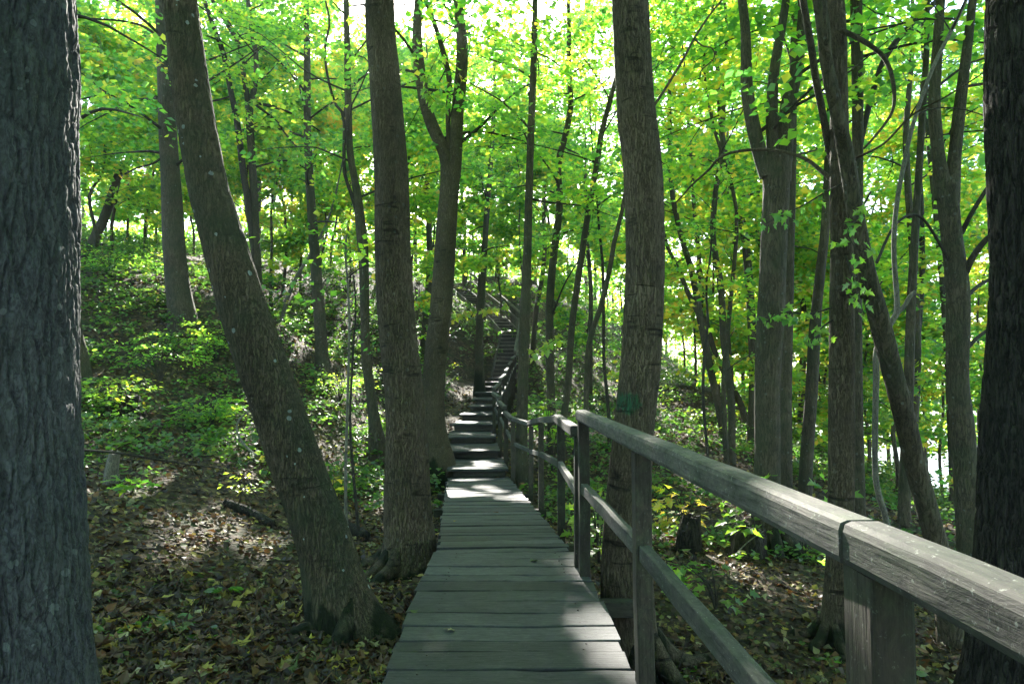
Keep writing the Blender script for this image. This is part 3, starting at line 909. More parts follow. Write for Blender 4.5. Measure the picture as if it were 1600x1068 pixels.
TREES = []
def tree(name, label, d, trace, H=13.0, cb=None, Rc=2.6, nb=10, spr=5, nl=26, size=0.12, tone=0.45, bark=None, forks=(), limbs=(),
         moss=0.0, hires=None, cat="tree", seed=None, d1=None, flare=(0.25, 0.22), zmin=7.5, group=None, paint=None, crown=True, shape='kite'):
    seed = seed if seed is not None else len(TREES) + 1
    r = np.random.default_rng(seed * 13 + 5)
    bark = bark or M_BARK_FAR
    P, W = trace_pts(trace, d, d1)
    # root the stem in the ground
    gz = float(terrain(P[0, 0], P[0, 1]))
    if P[0, 2] > gz - 0.1:
        lean = norm(P[0] - P[1]) if len(P) > 1 else np.array([0, 0, -1.0])
        drop = P[0, 2] - gz + 0.2
        q = P[0] + np.array([lean[0] / max(-lean[2], 0.3) * drop * 0.5, 0, -drop])
        P = np.vstack([q, P]); W = np.concatenate([[W[0] * 1.1], W])
    base = P[0].copy(); base[2] = max(base[2], min(gz, P[1, 2]))
    # carry it on above what the frame shows
    top = P[-1]
    if H > top[2] + 0.5 and not forks:
        dr = norm(P[-1] - P[-2]); w0 = W[-1]
        n = 6; step = (H - top[2]) / n
        ext, wx = [], []
        for i in range(n):
            dr = norm(dr + np.array([r.normal(0, 0.05), r.normal(0, 0.05), 0.25]))
            top = top + dr * step / max(dr[2], 0.4)
            ext.append(top); wx.append(max(w0 * (1 - 0.8 * (i + 1) / n), 0.012))
        P = np.vstack([P, ext]); W = np.concatenate([W, wx])
    e = empty(name, tuple(base), label, cat, group)
    ln = np.linalg.norm(np.diff(P, axis=0), axis=1).sum()
    if hires:
        seg, rowlen, fn = hires
        # fine rows where the frame shows the bark, coarse ones above it
        cumP = np.concatenate([[0], np.cumsum(np.linalg.norm(np.diff(P, axis=0), axis=1))])
        vis = w2px(P)[1] > -80
        cut = min(float(cumP[min(int(np.nonzero(vis)[0].max()) + 1, len(P) - 1)]), ln) / ln
        rows = np.concatenate([np.linspace(0, cut, max(12, int(ln * cut / rowlen)), endpoint=False), np.linspace(cut, 1, max(4, int(ln * (1 - cut) / 0.2)))])
    else:
        seg = 20 if d < 12 else 12
        rows = int(np.clip(ln / (0.12 if d < 12 else 0.3), 12, 120)); fn = None
    V, Q, (S_, TH_) = tube_geo(P, W, seg, rows, seed, 0.05 if d < 20 else 0.04, fn, flare)
    Vs, Qs = [V], [Q]
    stems = [(P, W)]
    for ftr in forks:
        fp, fw = trace_pts(ftr[0] if isinstance(ftr, tuple) else ftr, d, (d + ftr[1]) if isinstance(ftr, tuple) else None)
        dr = norm(fp[-1] - fp[-2]); tp = fp[-1]; w0 = fw[-1]
        ext, wx = [], []
        if H > tp[2] + 0.5:
            for i in range(5):
                dr = norm(dr + np.array([r.normal(0, 0.07), r.normal(0, 0.07), 0.2]))
                tp = tp + dr * (H - fp[-1][2]) / 5 / max(dr[2], 0.4)
                ext.append(tp); wx.append(max(w0 * (1 - 0.8 * (i + 1) / 5), 0.01))
            fp = np.vstack([fp, ext]); fw = np.concatenate([fw, wx])
        v, q, _ = tube_geo(fp, fw, max(8, seg // 2) if not hires else seg // 2, 60 if hires else max(16, rows // 2), seed + 3, 0.04)
        Qs.append(q + sum(len(a) for a in Vs)); Vs.append(v)
        stems.append((fp, fw))
    Vall = np.vstack(Vs); Qall = np.vstack(Qs)
    attrs = {}
    m = np.zeros(len(Vall))
    if moss:
        hgt = Vall[:, 2] - max(gz, base[2] - 0.05)
        nz = vnoise(Vall[:, 0] * 7, Vall[:, 1] * 7, Vall[:, 2] * 4, 9)
        nz = 0.6 * nz + 0.4 * vnoise(Vall[:, 0] * 22, Vall[:, 1] * 22, Vall[:, 2] * 14, 19)
        m = sstep(0.05, -0.03, hgt - moss * (2.6 * nz - 0.55)) * 0.95
    attrs["moss"] = m
    if paint:
        ppx, ppy = w2px(Vall)
        cpt = px2w(paint[0], paint[1], d)
        rr = np.sqrt((Vall[:, 0] - cpt[0]) ** 2 + ((Vall[:, 2] - cpt[2]) * 1.15) ** 2) + (vnoise(Vall[:, 0] * 40, Vall[:, 1] * 40, Vall[:, 2] * 25, 5) - 0.5) * 0.05
        attrs["paint"] = sstep(paint[2], paint[2] * 0.7, rr) * (Vall[:, 1] < d) * 0.9
    # triangles for the caps, quads elsewhere
    good = Qall[:, 2] != Qall[:, 3]
    me = mesh_np("trunk", Vall - base, quads_to_tris(Qall), 3, bark, True, attrs)
    put("trunk", me, Matrix.Translation(Vector(base)), e)
    if d < 14 and moss:
        rb = float(np.interp(0.25, [0, 1], [W[0], W[1]]))
        for k in range(7):
            az = k * 0.9 + r.uniform(-0.25, 0.25)
            dv = np.array([math.cos(az), math.sin(az), 0])
            ln_ = rb * r.uniform(1.7, 2.7)
            q0 = np.array([base[0], base[1], gz]); ex = q0 + dv * ln_
            if on_path(np.array(ex[0]), np.array(ex[1]), 0.02): continue
            pts = [q0 + dv * rb * 0.45 + [0, 0, rb * 0.9], q0 + dv * rb * 0.85 + [0, 0, rb * 0.30]]
            for t_ in (1.35, ln_ / rb * 0.8, ln_ / rb):
                p_ = q0 + dv * rb * t_ + np.array([-dv[1], dv[0], 0]) * r.normal(0, rb * 0.12)
                p_[2] = float(terrain(p_[0], p_[1])) + (0.02 if t_ < 1.5 else -0.02)
                pts.append(p_)
            v, q, _ = tube_geo(np.array(pts), np.array([0.16, 0.22, 0.17, 0.11, 0.04]) * rb, 10, 18, seed + k, 0.12)
            nzr = vnoise(v[:, 0] * 14, v[:, 1] * 14, v[:, 2] * 14, 19)
            me = mesh_np("root", v - base, quads_to_tris(q), 3, bark, True, {"moss": sstep(0.35, 0.6, nzr) * 0.95, "paint": np.zeros(len(v))})
            put("root", me, Matrix.Translation(Vector(base)), e)
    # limbs traced from the photograph
    for lt in limbs:
        tr, dd = lt
        lp, lw = trace_pts(tr, d, d + dd)
        v, q, _ = tube_geo(lp, lw, 8, 24, seed + 7, 0.06)
        me = mesh_np("branch", v - base, quads_to_tris(q), 3, M_TWIG if d > 7 else bark, True, {"moss": np.zeros(len(v))})
        put("branch", me, Matrix.Translation(Vector(base)), e)
    if crown:
        cbv = cb if cb is not None else max(2.0, 0.22 * d)
        allP = []
        nst = len(stems) if not forks else len(stems) - 1
        use = stems if not forks else stems[1:]
        bv, bq, off = [], [], 0
        for (sp, sw) in use:
            b, lv = crown_for(sp, sw, max(cbv, sp[0, 2]), H, Rc, max(4, nb // nst), spr, nl, size, tone, r, base, zmin)
            allP.append(lv)
            for p, w in b:
                v, q, _ = tube_geo(p, w, 5, 9, 0, 0)
                if d < 20:
                    me = mesh_np("branch", v - base, quads_to_tris(q), 3, M_TWIG, True, {"moss": np.zeros(len(v))})
                    put("branch", me, Matrix.Translation(Vector(base)), e)
                else:
                    bv.append(v); bq.append(quads_to_tris(q) + off); off += len(v)
        if bv:
            vv = np.vstack(bv)
            me = mesh_np("branch_work", vv - base, np.vstack(bq), 3, M_TWIG, True, {"moss": np.zeros(len(vv))})
            put("branch_work", me, Matrix.Translation(Vector(base)), e)["kind"] = "stuff"
        P_, A_, N_, S2, T_ = [np.concatenate([a[i] for a in allP]) for i in range(5)]
        if len(P_):
            put("crown", leaf_mesh("crown", P_, A_, N_, S2, T_, M_LEAF, shape, base), Matrix.Translation(Vector(base)), e)
            global leaf_total
            leaf_total += len(P_)
    TREES.append(e)
    return e

G_MID = "tall maples along the slope"
# --- the big foreground trunks
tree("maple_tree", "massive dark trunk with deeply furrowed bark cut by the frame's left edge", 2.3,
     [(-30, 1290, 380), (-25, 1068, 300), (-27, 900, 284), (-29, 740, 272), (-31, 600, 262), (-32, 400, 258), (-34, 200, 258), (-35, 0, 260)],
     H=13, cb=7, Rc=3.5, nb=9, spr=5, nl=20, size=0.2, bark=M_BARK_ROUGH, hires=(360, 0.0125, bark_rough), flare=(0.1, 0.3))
tree("maple_tree", "leaning lichen-spotted trunk slanting up to the left, black moss at its foot", 4.35,
     [(556, 1012, 132), (545, 985, 116), (532, 950, 105), (520, 905, 92), (507, 850, 84), (483, 780, 79), (464, 730, 80), (421, 602, 77), (383, 490, 73), (339, 340, 63), (325, 290, 60), (300, 150, 58), (281, 0, 53), (268, -130, 48)],
     H=13, cb=6.5, Rc=3.2, nb=9, spr=5, nl=20, size=0.18, bark=M_BARK_LICHEN, moss=0.22, hires=(120, 0.024, bark_fine), flare=(0.25, 0.10))
tree("maple_tree", "straight thick trunk at the boardwalk's left edge, tapering upward", 6.45,
     [(640, 888, 104), (640, 868, 88), (640, 835, 77), (637, 800, 72), (633, 640, 62), (620, 500, 59), (614, 400, 55), (611, 267, 52), (601, 120, 49), (593, 0, 47)],
     H=15, cb=6.5, Rc=3.4, nb=10, spr=5, nl=20, size=0.18, bark=M_BARK_NET, moss=0.10, hires=(120, 0.026, bark_fine), flare=(0.25, 0.12))
tree("maple_tree", "grey trunk with a green paint mark standing behind the handrail", 5.2,
     [(992, 1075, 140), (986, 1040, 104), (983, 1000, 88), (980, 900, 80), (982, 800, 72), (988, 700, 65), (994, 634, 64), (1002, 550, 64), (1008, 400, 62), (1005, 267, 61), (996, 190, 61), (992, 140, 58), (985, 0, 58)],
     H=14, cb=6.5, Rc=3.2, nb=9, spr=5, nl=20, size=0.18, bark=M_BARK_RIGHT, moss=0.12, hires=(120, 0.024, bark_fine), paint=(978, 628, 0.10), flare=(0.35, 0.12),
     limbs=[([(1022, 165, 5), (1040, 138, 4), (1065, 97, 4), (1085, 60, 3.5), (1110, 22, 3.5), (1132, -4, 3)], 1.2),
            ([(1085, 61, 3), (1098, 72, 2.5), (1113, 76, 2.2), (1115, 92, 2), (1096, 110, 2), (1094, 124, 1.5)], 1.4)])
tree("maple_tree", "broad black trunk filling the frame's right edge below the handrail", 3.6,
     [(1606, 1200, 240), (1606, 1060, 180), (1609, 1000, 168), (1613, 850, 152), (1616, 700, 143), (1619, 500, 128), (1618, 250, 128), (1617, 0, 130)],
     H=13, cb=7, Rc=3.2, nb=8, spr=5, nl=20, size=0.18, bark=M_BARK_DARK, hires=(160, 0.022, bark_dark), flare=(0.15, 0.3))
# --- right-hand group
tree("maple_tree", "upright trunk with a broken knot, crossed by the leaning trunk behind the near rail", 5.6,
     [(1302, 1052, 80), (1308, 1000, 56), (1311, 900, 43), (1314, 780, 38), (1315, 650, 38), (1316, 500, 37), (1316, 400, 34), (1313, 300, 31), (1311, 150, 27), (1305, 0, 27)],
     H=13, cb=5, Rc=2.8, nb=9, spr=5, nl=20, size=0.16, bark=M_BARK_NET, moss=0.12, hires=(72, 0.03, bark_fine),
     limbs=[([(1312, 290, 8), (1284, 268, 7), (1265, 252, 6), (1240, 241, 5.5), (1205, 234, 5), (1155, 236, 4.5), (1125, 246, 4), (1107, 266, 3.5), (1081, 289, 3), (1055, 317, 2.2), (1040, 315, 1.6)], 1.5),
            ([(1300, 48, 9), (1317, 49, 8.5), (1345, 62, 8), (1375, 83, 7), (1390, 107, 6.5), (1397, 140, 6), (1395, 172, 5), (1378, 200, 4), (1350, 232, 3)], -0.6),
            ([(1306, 460, 9), (1322, 452, 19), (1338, 455, 22), (1350, 462, 9)], -0.35),
            ([(1330, 250, 4), (1380, 225, 3.5), (1425, 180, 3), (1480, 150, 2.5), (1550, 105, 2)], -1.0)])
tree("maple_tree", "smooth dark trunk leaning left across the upright one near the rail", 5.9,
     [(1500, 1065, 62), (1490, 1010, 46), (1478, 920, 36), (1466, 860, 33), (1434, 740, 32), (1413, 650, 31), (1393, 575, 30), (1374, 500, 30), (1349, 400, 26), (1323, 250, 25), (1313, 200, 22), (1292, 100, 20), (1280, 0, 20)],
     H=13, cb=5, Rc=2.6, nb=8, spr=5, nl=20, size=0.16, bark=M_BARK_FAR, hires=(56, 0.03, bark_fine), d1=4.9,
     limbs=[([(1332, 310, 13), (1315, 280, 13), (1297, 237, 12.5), (1285, 175, 12), (1275, 125, 12), (1268, 75, 11.5), (1255, 0, 11), (1248, -60, 10)], -0.75)])
tree("maple_tree", "dark trunk standing just right of the crossed pair, half hidden by it", 9.5,
     [(1345, 900, 22), (1340, 700, 18), (1338, 500, 17), (1340, 300, 16), (1340, 150, 17), (1338, 0, 18)], H=10.5, cb=4, Rc=2.8, nb=10, spr=5, nl=22, size=0.15,
     limbs=[([(1341, 240, 9), (1362, 150, 9), (1385, 87, 9.5), (1425, 37, 9), (1457, 8, 8), (1480, -20, 6)], 0.8)])
tree("maple_tree", "big trunk with three upright forks above the handrail", 9.0,
     [(1202, 868, 78), (1200, 840, 54), (1198, 740, 40), (1199, 600, 39), (1204, 500, 41), (1208, 400, 41), (1213, 300, 40), (1211, 245, 42)],
     H=10.5, cb=3.2, Rc=2.6, nb=18, spr=5, nl=22, size=0.14, bark=M_BARK_FAR, moss=0.15, hires=(64, 0.05, bark_fine), zmin=8,
     forks=[[(1200, 275, 26), (1185, 232, 22), (1175, 187, 21), (1167, 137, 19), (1166, 87, 17), (1162, 20, 14)],
            [(1210, 275, 26), (1207, 225, 19), (1206, 175, 18), (1210, 110, 16), (1222, 40, 13), (1228, 0, 12)],
            [(1218, 285, 34), (1226, 225, 26), (1232, 162, 24), (1242, 120, 21), (1250, 70, 17), (1254, 10, 14)]])
tree("maple_tree", "plain trunk tucked close behind the triple-forked tree's right side", 11.0,
     [(1230, 850, 26), (1228, 800, 21), (1228, 700, 19), (1228, 600, 18), (1232, 450, 16), (1236, 300, 14), (1240, 100, 12)], H=10.5, cb=3.5, nb=9, spr=5, nl=22, size=0.14)
tree("maple_tree", "slightly tilted trunk between the triple-forked tree and the crossed pair", 11.2,
     [(1252, 860, 27), (1256, 800, 22), (1260, 720, 20), (1268, 612, 19), (1273, 519, 18), (1276, 480, 16), (1283, 414, 15), (1290, 345, 13), (1296, 200, 11)], H=10.5, cb=3.2, nb=9, spr=5, nl=22, size=0.14)
tree("maple_tree", "two-pronged dark tree beside the broad black trunk, branching low to the right", 8.0,
     [(1522, 985, 56), (1517, 930, 38), (1513, 850, 32), (1506, 700, 34), (1497, 600, 31), (1497, 520, 33), (1496, 450, 33), (1485, 350, 30), (1479, 285, 34)],
     H=10.5, cb=3.0, Rc=2.6, nb=16, spr=5, nl=22, size=0.14, hires=(64, 0.05, bark_fine),
     forks=[[(1476, 310, 28), (1467, 250, 19), (1462, 200, 18), (1460, 150, 17), (1466, 60, 15), (1470, 0, 13)],
            [(1484, 315, 28), (1491, 250, 19), (1496, 200, 18), (1501, 155, 17), (1512, 70, 14), (1520, 0, 12)]],
     limbs=[([(1503, 440, 11), (1518, 405, 10), (1540, 375, 9), (1560, 360, 8)], -0.4),
            ([(1502, 365, 8), (1520, 330, 7), (1545, 290, 6), (1562, 265, 5)], -0.4),
            ([(1509, 465, 7), (1528, 447, 6), (1555, 432, 5)], 0.3),
            ([(1510, 545, 7), (1530, 525, 6), (1556, 508, 5)], 0.2),
            ([(1520, 770, 8), (1535, 758, 7), (1550, 735, 6)], -0.3),
            ([(1490, 420, 5), (1440, 340, 4), (1400, 350, 4), (1370, 410, 5)], -0.8)])
tree("maple_sapling", "pale bare sapling with an elbow bend, in front of the leaning trunk", 6.2,
     [(1395, 905, 11), (1386, 818, 9), (1370, 760, 8.5), (1367, 700, 8.5), (1369, 586, 9), (1370, 548, 10), (1385, 515, 10), (1402, 488, 9), (1402, 470, 8), (1397, 400, 7.5), (1398, 350, 7.5), (1404, 300, 7), (1414, 250, 7), (1426, 197, 6.5), (1455, 112, 6), (1482, 57, 6), (1510, 0, 5)],
     H=4.6, cb=2.4, Rc=1.3, nb=5, spr=3, nl=14, size=0.12, bark=M_PALE, flare=(0.1, 0.05),
     limbs=[([(1400, 490, 8), (1413, 478, 7), (1421, 464, 6.5), (1430, 455, 5)], 0.0)])
tree("maple_tree", "paired slim stems rising beside the low-branching two-pronged tree", 13.5,
     [(1418, 850, 18), (1424, 720, 15), (1431, 578, 14), (1431, 480, 13), (1428, 414, 12), (1423, 348, 11), (1418, 283, 10), (1416, 200, 9), (1424, 100, 7)], H=10.5, cb=3, nb=9, spr=5, nl=24, size=0.13,
     limbs=[([(1431, 560, 9), (1438, 480, 9), (1441, 414, 8.5), (1439, 315, 8), (1436, 250, 7), (1440, 150, 6), (1450, 50, 5)], 0.4)])
tree("maple_tree", "short-looking trunk whose foot shows under the leaning trunk", 10.0,
     [(1415, 880, 24), (1413, 800, 18), (1414, 745, 17), (1420, 600, 15), (1425, 450, 13), (1440, 200, 10)], H=10.5, cb=3.5, nb=8, spr=5, nl=22, size=0.14)
tree("maple_tree", "thin trunk glimpsed by the lake behind the two-pronged dark tree", 16.0,
     [(1490, 800, 14), (1488, 700, 12), (1478, 500, 11), (1465, 350, 10), (1450, 200, 9)], H=12, cb=2.2, nb=9, spr=5, nl=26, size=0.13, tone=0.55)
# --- middle right
tree("maple_tree", "slim sinuous trunk bowing left, just above the near rail's middle", 14.0,
     [(1143, 740, 15), (1143, 690, 12), (1143, 647, 11), (1139, 597, 11), (1131, 532, 11), (1128, 470, 10.5), (1124, 432, 10), (1114, 376, 9.5), (1115, 334, 9), (1119, 292, 8.5), (1127, 240, 8), (1132, 140, 6)], H=11, cb=3, nb=10, spr=5, nl=24, size=0.13)
tree("maple_tree", "slanting trunk that splits into a narrow V right of the paint-marked trunk", 17.0,
     [(1134, 700, 15), (1126, 650, 12), (1111, 581, 12), (1098, 515, 12), (1092, 487, 13)], H=10.5, cb=2.6, nb=14, spr=5, nl=24, size=0.13,
     forks=[[(1093, 492, 10), (1070, 447, 7), (1056, 410, 6.5), (1044, 388, 6), (1030, 340, 5)], [(1093, 492, 12), (1087, 452, 11), (1077, 407, 10), (1066, 375, 9), (1050, 300, 8), (1046, 200, 7)]])
tree("maple_tree", "bowed thin trunk curving low beside the V-shaped one", 18.5,
     [(1172, 690, 14), (1157, 630, 10), (1131, 581, 9), (1111, 532, 8.5), (1098, 470, 8), (1090, 380, 7)], H=11, cb=3, nb=9, spr=5, nl=24, size=0.13)
tree("maple_sapling", "thread-thin crooked sapling in front of the V-shaped tree", 12.0,
     [(1106, 712, 5), (1099, 630, 4.5), (1100, 565, 4.5), (1106, 499, 4), (1103, 450, 3.5), (1110, 400, 3)], H=3.4, cb=1.2, Rc=0.9, nb=5, spr=3, nl=16, size=0.10, bark=M_TWIG)
tree("maple_tree", "curving trunk left of the triple-forked tree, greenery round its foot", 17.0,
     [(1174, 700, 17), (1175, 663, 14), (1177, 581, 13.5), (1173, 479, 13), (1165, 381, 12), (1156, 332, 11.5), (1143, 283, 11), (1133, 245, 10), (1126, 190, 8)], H=10.5, cb=3, nb=10, spr=5, nl=24, size=0.13)
tree("maple_tree", "faint twin-toned trunk far back between the big right-hand trunks", 21.0,
     [(1252, 660, 12), (1254, 580, 10), (1256, 500, 9), (1250, 400, 8), (1246, 300, 7)], H=11, cb=2.4, nb=10, spr=6, nl=26, size=0.14, tone=0.6)
# --- beside the steps, right
tree("maple_tree", "straight slender trunk standing right of the upper steps", 13.0,
     [(815, 748, 23), (815, 700, 19), (816, 640, 18), (820, 500, 17), (824, 390, 14), (828, 250, 12), (833, 125, 11), (836, 10, 9)], H=10.5, cb=3.2, nb=12, spr=5, nl=24, size=0.13, hires=(36, 0.06, bark_fine))
tree("maple_tree", "dark wavy trunk behind the second handrail's posts", 15.0,
     [(862, 705, 17), (862, 647, 13.5), (859, 548, 13), (859, 475, 12.5), (863, 418, 12), (874, 326, 11), (873, 280, 10), (873, 250, 10), (885, 205, 9.5), (892, 160, 9), (889, 112, 8), (889, 37, 7)], H=10.5, cb=3, nb=12, spr=5, nl=24, size=0.13,
     limbs=[([(889, 118, 3), (872, 108, 2.6), (850, 104, 2)], 0.6), ([(890, 118, 3), (912, 103, 2.5), (936, 98, 2)], -0.5),
            ([(860, 500, 3.5), (872, 468, 3), (884, 440, 2.5), (905, 405, 2)], -0.4)])
tree("maple_tree", "thin trunk leaning right towards the paint-marked trunk", 14.0,
     [(878, 720, 13), (880, 660, 11), (888, 597, 10.5), (893, 515, 10.5), (900, 460, 10), (908, 404, 10), (921, 320, 9.5), (931, 265, 9), (940, 207, 8.5), (952, 162, 8), (960, 132, 7)], H=10.5, cb=3, nb=10, spr=5, nl=24, size=0.13)
tree("maple_tree", "slim bent trunk nearest the paint-marked trunk on its left", 12.5,
     [(916, 730, 10), (916, 637, 8.5), (918, 558, 8.5), (924, 522, 8.5), (940, 475, 8), (953, 418, 7.5), (960, 376, 7), (971, 334, 6.5), (985, 250, 5.5)], H=9, cb=3, Rc=1.8, nb=8, spr=4, nl=24, size=0.12)
tree("maple_sapling", "wand-thin dark sapling close left of the paint-marked trunk", 14.5,
     [(952, 670, 6), (951, 643, 5.5), (944, 565, 5), (943, 483, 5), (942, 418, 4.5), (938, 376, 4)], H=6, cb=2.2, Rc=1.2, nb=7, spr=4, nl=20, size=0.11, bark=M_TWIG)
tree("maple_tree", "distant thin trunk above the bank, right of the slender straight one", 30.0,
     [(836, 500, 8), (840, 470, 7), (846, 440, 7), (851, 395, 6.5), (850, 330, 6)], H=10.5, cb=4.5, nb=12, spr=6, nl=28, size=0.16)
tree("maple_tree", "hazy far trunk between the two leaning thin trunks", 26.0,
     [(922, 560, 8), (923, 500, 7), (923, 447, 6.5), (918, 380, 6), (915, 300, 5.5)], H=10.5, cb=3.5, nb=12, spr=6, nl=28, size=0.15)
# --- left and centre
tree("maple_tree", "stout trunk with mossy roots by the steps, dividing into three forks", 13.0,
     [(683, 725, 58), (680, 690, 44), (677, 660, 38), (677, 620, 36), (680, 560, 36), (690, 470, 35), (696, 380, 34), (702, 300, 31), (703, 262, 32)],
     H=10.5, cb=3.6, Rc=2.8, nb=18, spr=5, nl=24, size=0.13, bark=M_BARK_NET, moss=0.34, hires=(64, 0.04, bark_fine), flare=(0.35, 0.16),
     forks=[[(703, 275, 26), (694, 237, 21), (675, 195, 20), (662, 150, 18), (653, 85, 17), (652, 38, 15), (655, -10, 13)],
            [(707, 275, 26), (712, 237, 21), (715, 175, 20), (720, 125, 19), (722, 70, 18), (715, 0, 15)],
            [(703, 265, 12), (701, 225, 8), (700, 175, 8), (702, 125, 8.5), (687, 62, 8), (665, 0, 7)]])
tree("maple_tree", "bare grey trunk up the left slope, rising from low bushes", 15.5,
     [(286, 508, 46), (283, 480, 40), (279, 455, 37), (273, 400, 33), (268, 300, 30), (262, 200, 26), (258, 100, 24), (253, 0, 20)], H=10.5, cb=4.5, Rc=3.0, nb=12, spr=5, nl=26, size=0.13, bark=M_BARK_FAR,
     limbs=[([(268, 235, 4), (240, 255, 3.5), (215, 262, 3), (195, 272, 2.5)], -0.5), ([(262, 158, 4), (235, 148, 3.5), (200, 141, 3.2), (165, 146, 2.8), (122, 157, 2)], -0.6),
            ([(256, 65, 5), (225, 42, 4), (190, 33, 3.5), (150, 30, 3), (115, 27, 2.5)], -0.6)])
tree("maple_tree", "clump of two dark stems forking high, behind the leaning trunk", 17.0,
     [(404, 480, 16), (401, 400, 13), (398, 330, 12.5), (395, 267, 12), (390, 190, 12), (389, 165, 13)], H=10.5, cb=4.0, Rc=2.4, nb=14, spr=5, nl=24, size=0.13,
     forks=[[(389, 168, 10), (382, 125, 8.5), (375, 75, 8), (360, 45, 7.5), (331, 0, 6.5)], [(390, 168, 10), (399, 130, 9), (400, 87, 8.5), (394, 50, 8), (387, 0, 7)]],
     limbs=[([(402, 440, 11), (390, 330, 11), (380, 267, 10.5), (372, 200, 10), (360, 140, 9), (350, 87, 8.5), (335, 45, 7.5), (317, -5, 6)], -0.4),
            ([(397, 160, 4), (435, 170, 3.5), (462, 180, 3), (500, 205, 2)], 0.5), ([(397, 162, 4), (432, 190, 3.5), (455, 220, 3), (495, 262, 2)], 0.4),
            ([(362, 150, 3), (330, 158, 3.2), (300, 152, 2)], -0.4), ([(395, 262, 3.5), (442, 251, 3), (468, 258, 2.5), (485, 270, 1.5)], 0.2)])
tree("maple_tree", "evenly slim brown trunk midway between leaning and boardwalk-edge trunks", 17.0,
     [(505, 585, 28), (503, 560, 22), (500, 500, 19), (492, 400, 17), (485, 300, 14), (482, 250, 12.5), (480, 190, 12), (480, 100, 11), (478, 0, 9)], H=10.5, cb=3.6, nb=12, spr=5, nl=26, size=0.13)
tree("maple_tree", "dark trunk forking at mid height just left of the boardwalk-edge trunk", 13.5,
     [(589, 690, 27), (586, 665, 20), (580, 620, 16), (572, 560, 15), (570, 480, 15), (568, 400, 16), (565, 365, 17), (558, 300, 13), (552, 270, 11), (546, 230, 11), (544, 150, 11), (541, 0, 9)], H=10.5, cb=3.2, nb=12, spr=5, nl=24, size=0.13,
     limbs=[([(562, 345, 8), (548, 300, 6), (538, 265, 5.5), (537, 185, 5), (523, 160, 4.5), (511, 115, 4.2), (508, 75, 4), (515, 35, 3.5), (507, -5, 3)], -0.3),
            ([(536, 188, 4.5), (543, 155, 4), (556, 130, 3.5), (575, 115, 3)], 0.3)])
tree("maple_tree", "mossy-footed trunk on the bank right beside the steep flight", 24.0,
     [(749, 596, 18), (749, 570, 14), (749, 532, 12), (750, 490, 12), (755, 430, 10), (757, 390, 9.5), (760, 340, 9), (765, 280, 8), (770, 200, 7)], H=13, cb=4.4, nb=12, spr=5, nl=28, size=0.14, moss=0.9)
tree("maple_tree", "thin trunk seen behind the mossy-rooted forked tree's left side", 26.0,
     [(662, 560, 16), (664, 530, 13), (667, 480, 12), (672, 420, 11), (671, 380, 9.5), (668, 300, 8)], H=13, cb=4.4, nb=12, spr=6, nl=28, size=0.15)
tree("maple_tree", "small reddish trunk with an exposed root atop the stair bank", 42.0,
     [(777, 447, 10), (777, 430, 8), (778, 400, 7), (781, 330, 6.5), (783, 250, 6)], H=17, cb=7.5, nb=12, spr=6, nl=26, size=0.18)
tree("dead_trunk", "dark slanting snag on the ridge at far left", 20.0,
     [(138, 402, 18), (150, 368, 15), (165, 335, 14), (187, 268, 12), (189, 262, 10)], H=0, crown=False, bark=M_BARK_FAR, cat="dead tree")
tree("maple_tree", "dark trunk peeking out right behind the massive furrowed one", 12.0,
     [(114, 575, 50), (112, 540, 38), (108, 500, 32), (104, 400, 29), (100, 200, 26)], H=10.5, cb=4.0, nb=8, spr=5, nl=22, size=0.14)
tree("maple_sapling", "pair of whip-thin grey stems behind the leaning trunk's foot", 7.6,
     [(541, 830, 6), (540, 760, 5), (541, 700, 4.5), (544, 600, 4), (546, 500, 3.5), (543, 440, 3)], H=1.6, cb=0.5, Rc=0.5, nb=4, spr=2, nl=8, size=0.09, bark=M_PALE,
     limbs=[([(560, 828, 6), (556, 780, 5), (552, 740, 5), (547, 660, 4), (551, 560, 3.5), (556, 480, 3), (552, 430, 2.5)], 0.2)], zmin=5)
tree("maple_sapling", "slanting pale sapling crossing the brown trunk on the left slope", 18.5,
     [(438, 505, 7), (448, 470, 6), (461, 437, 6), (482, 402, 5), (500, 370, 4)], H=7, cb=2.8, Rc=1.5, nb=7, spr=4, nl=22, size=0.12, bark=M_PALE)
tree("maple_tree", "pale far trunk in the bright gap behind the dark stem clump", 30.0,
     [(402, 400, 12), (403, 330, 10), (405, 240, 10), (408, 160, 9), (408, 80, 8)], H=15, cb=6.0, nb=11, spr=5, nl=26, size=0.15, tone=0.6)

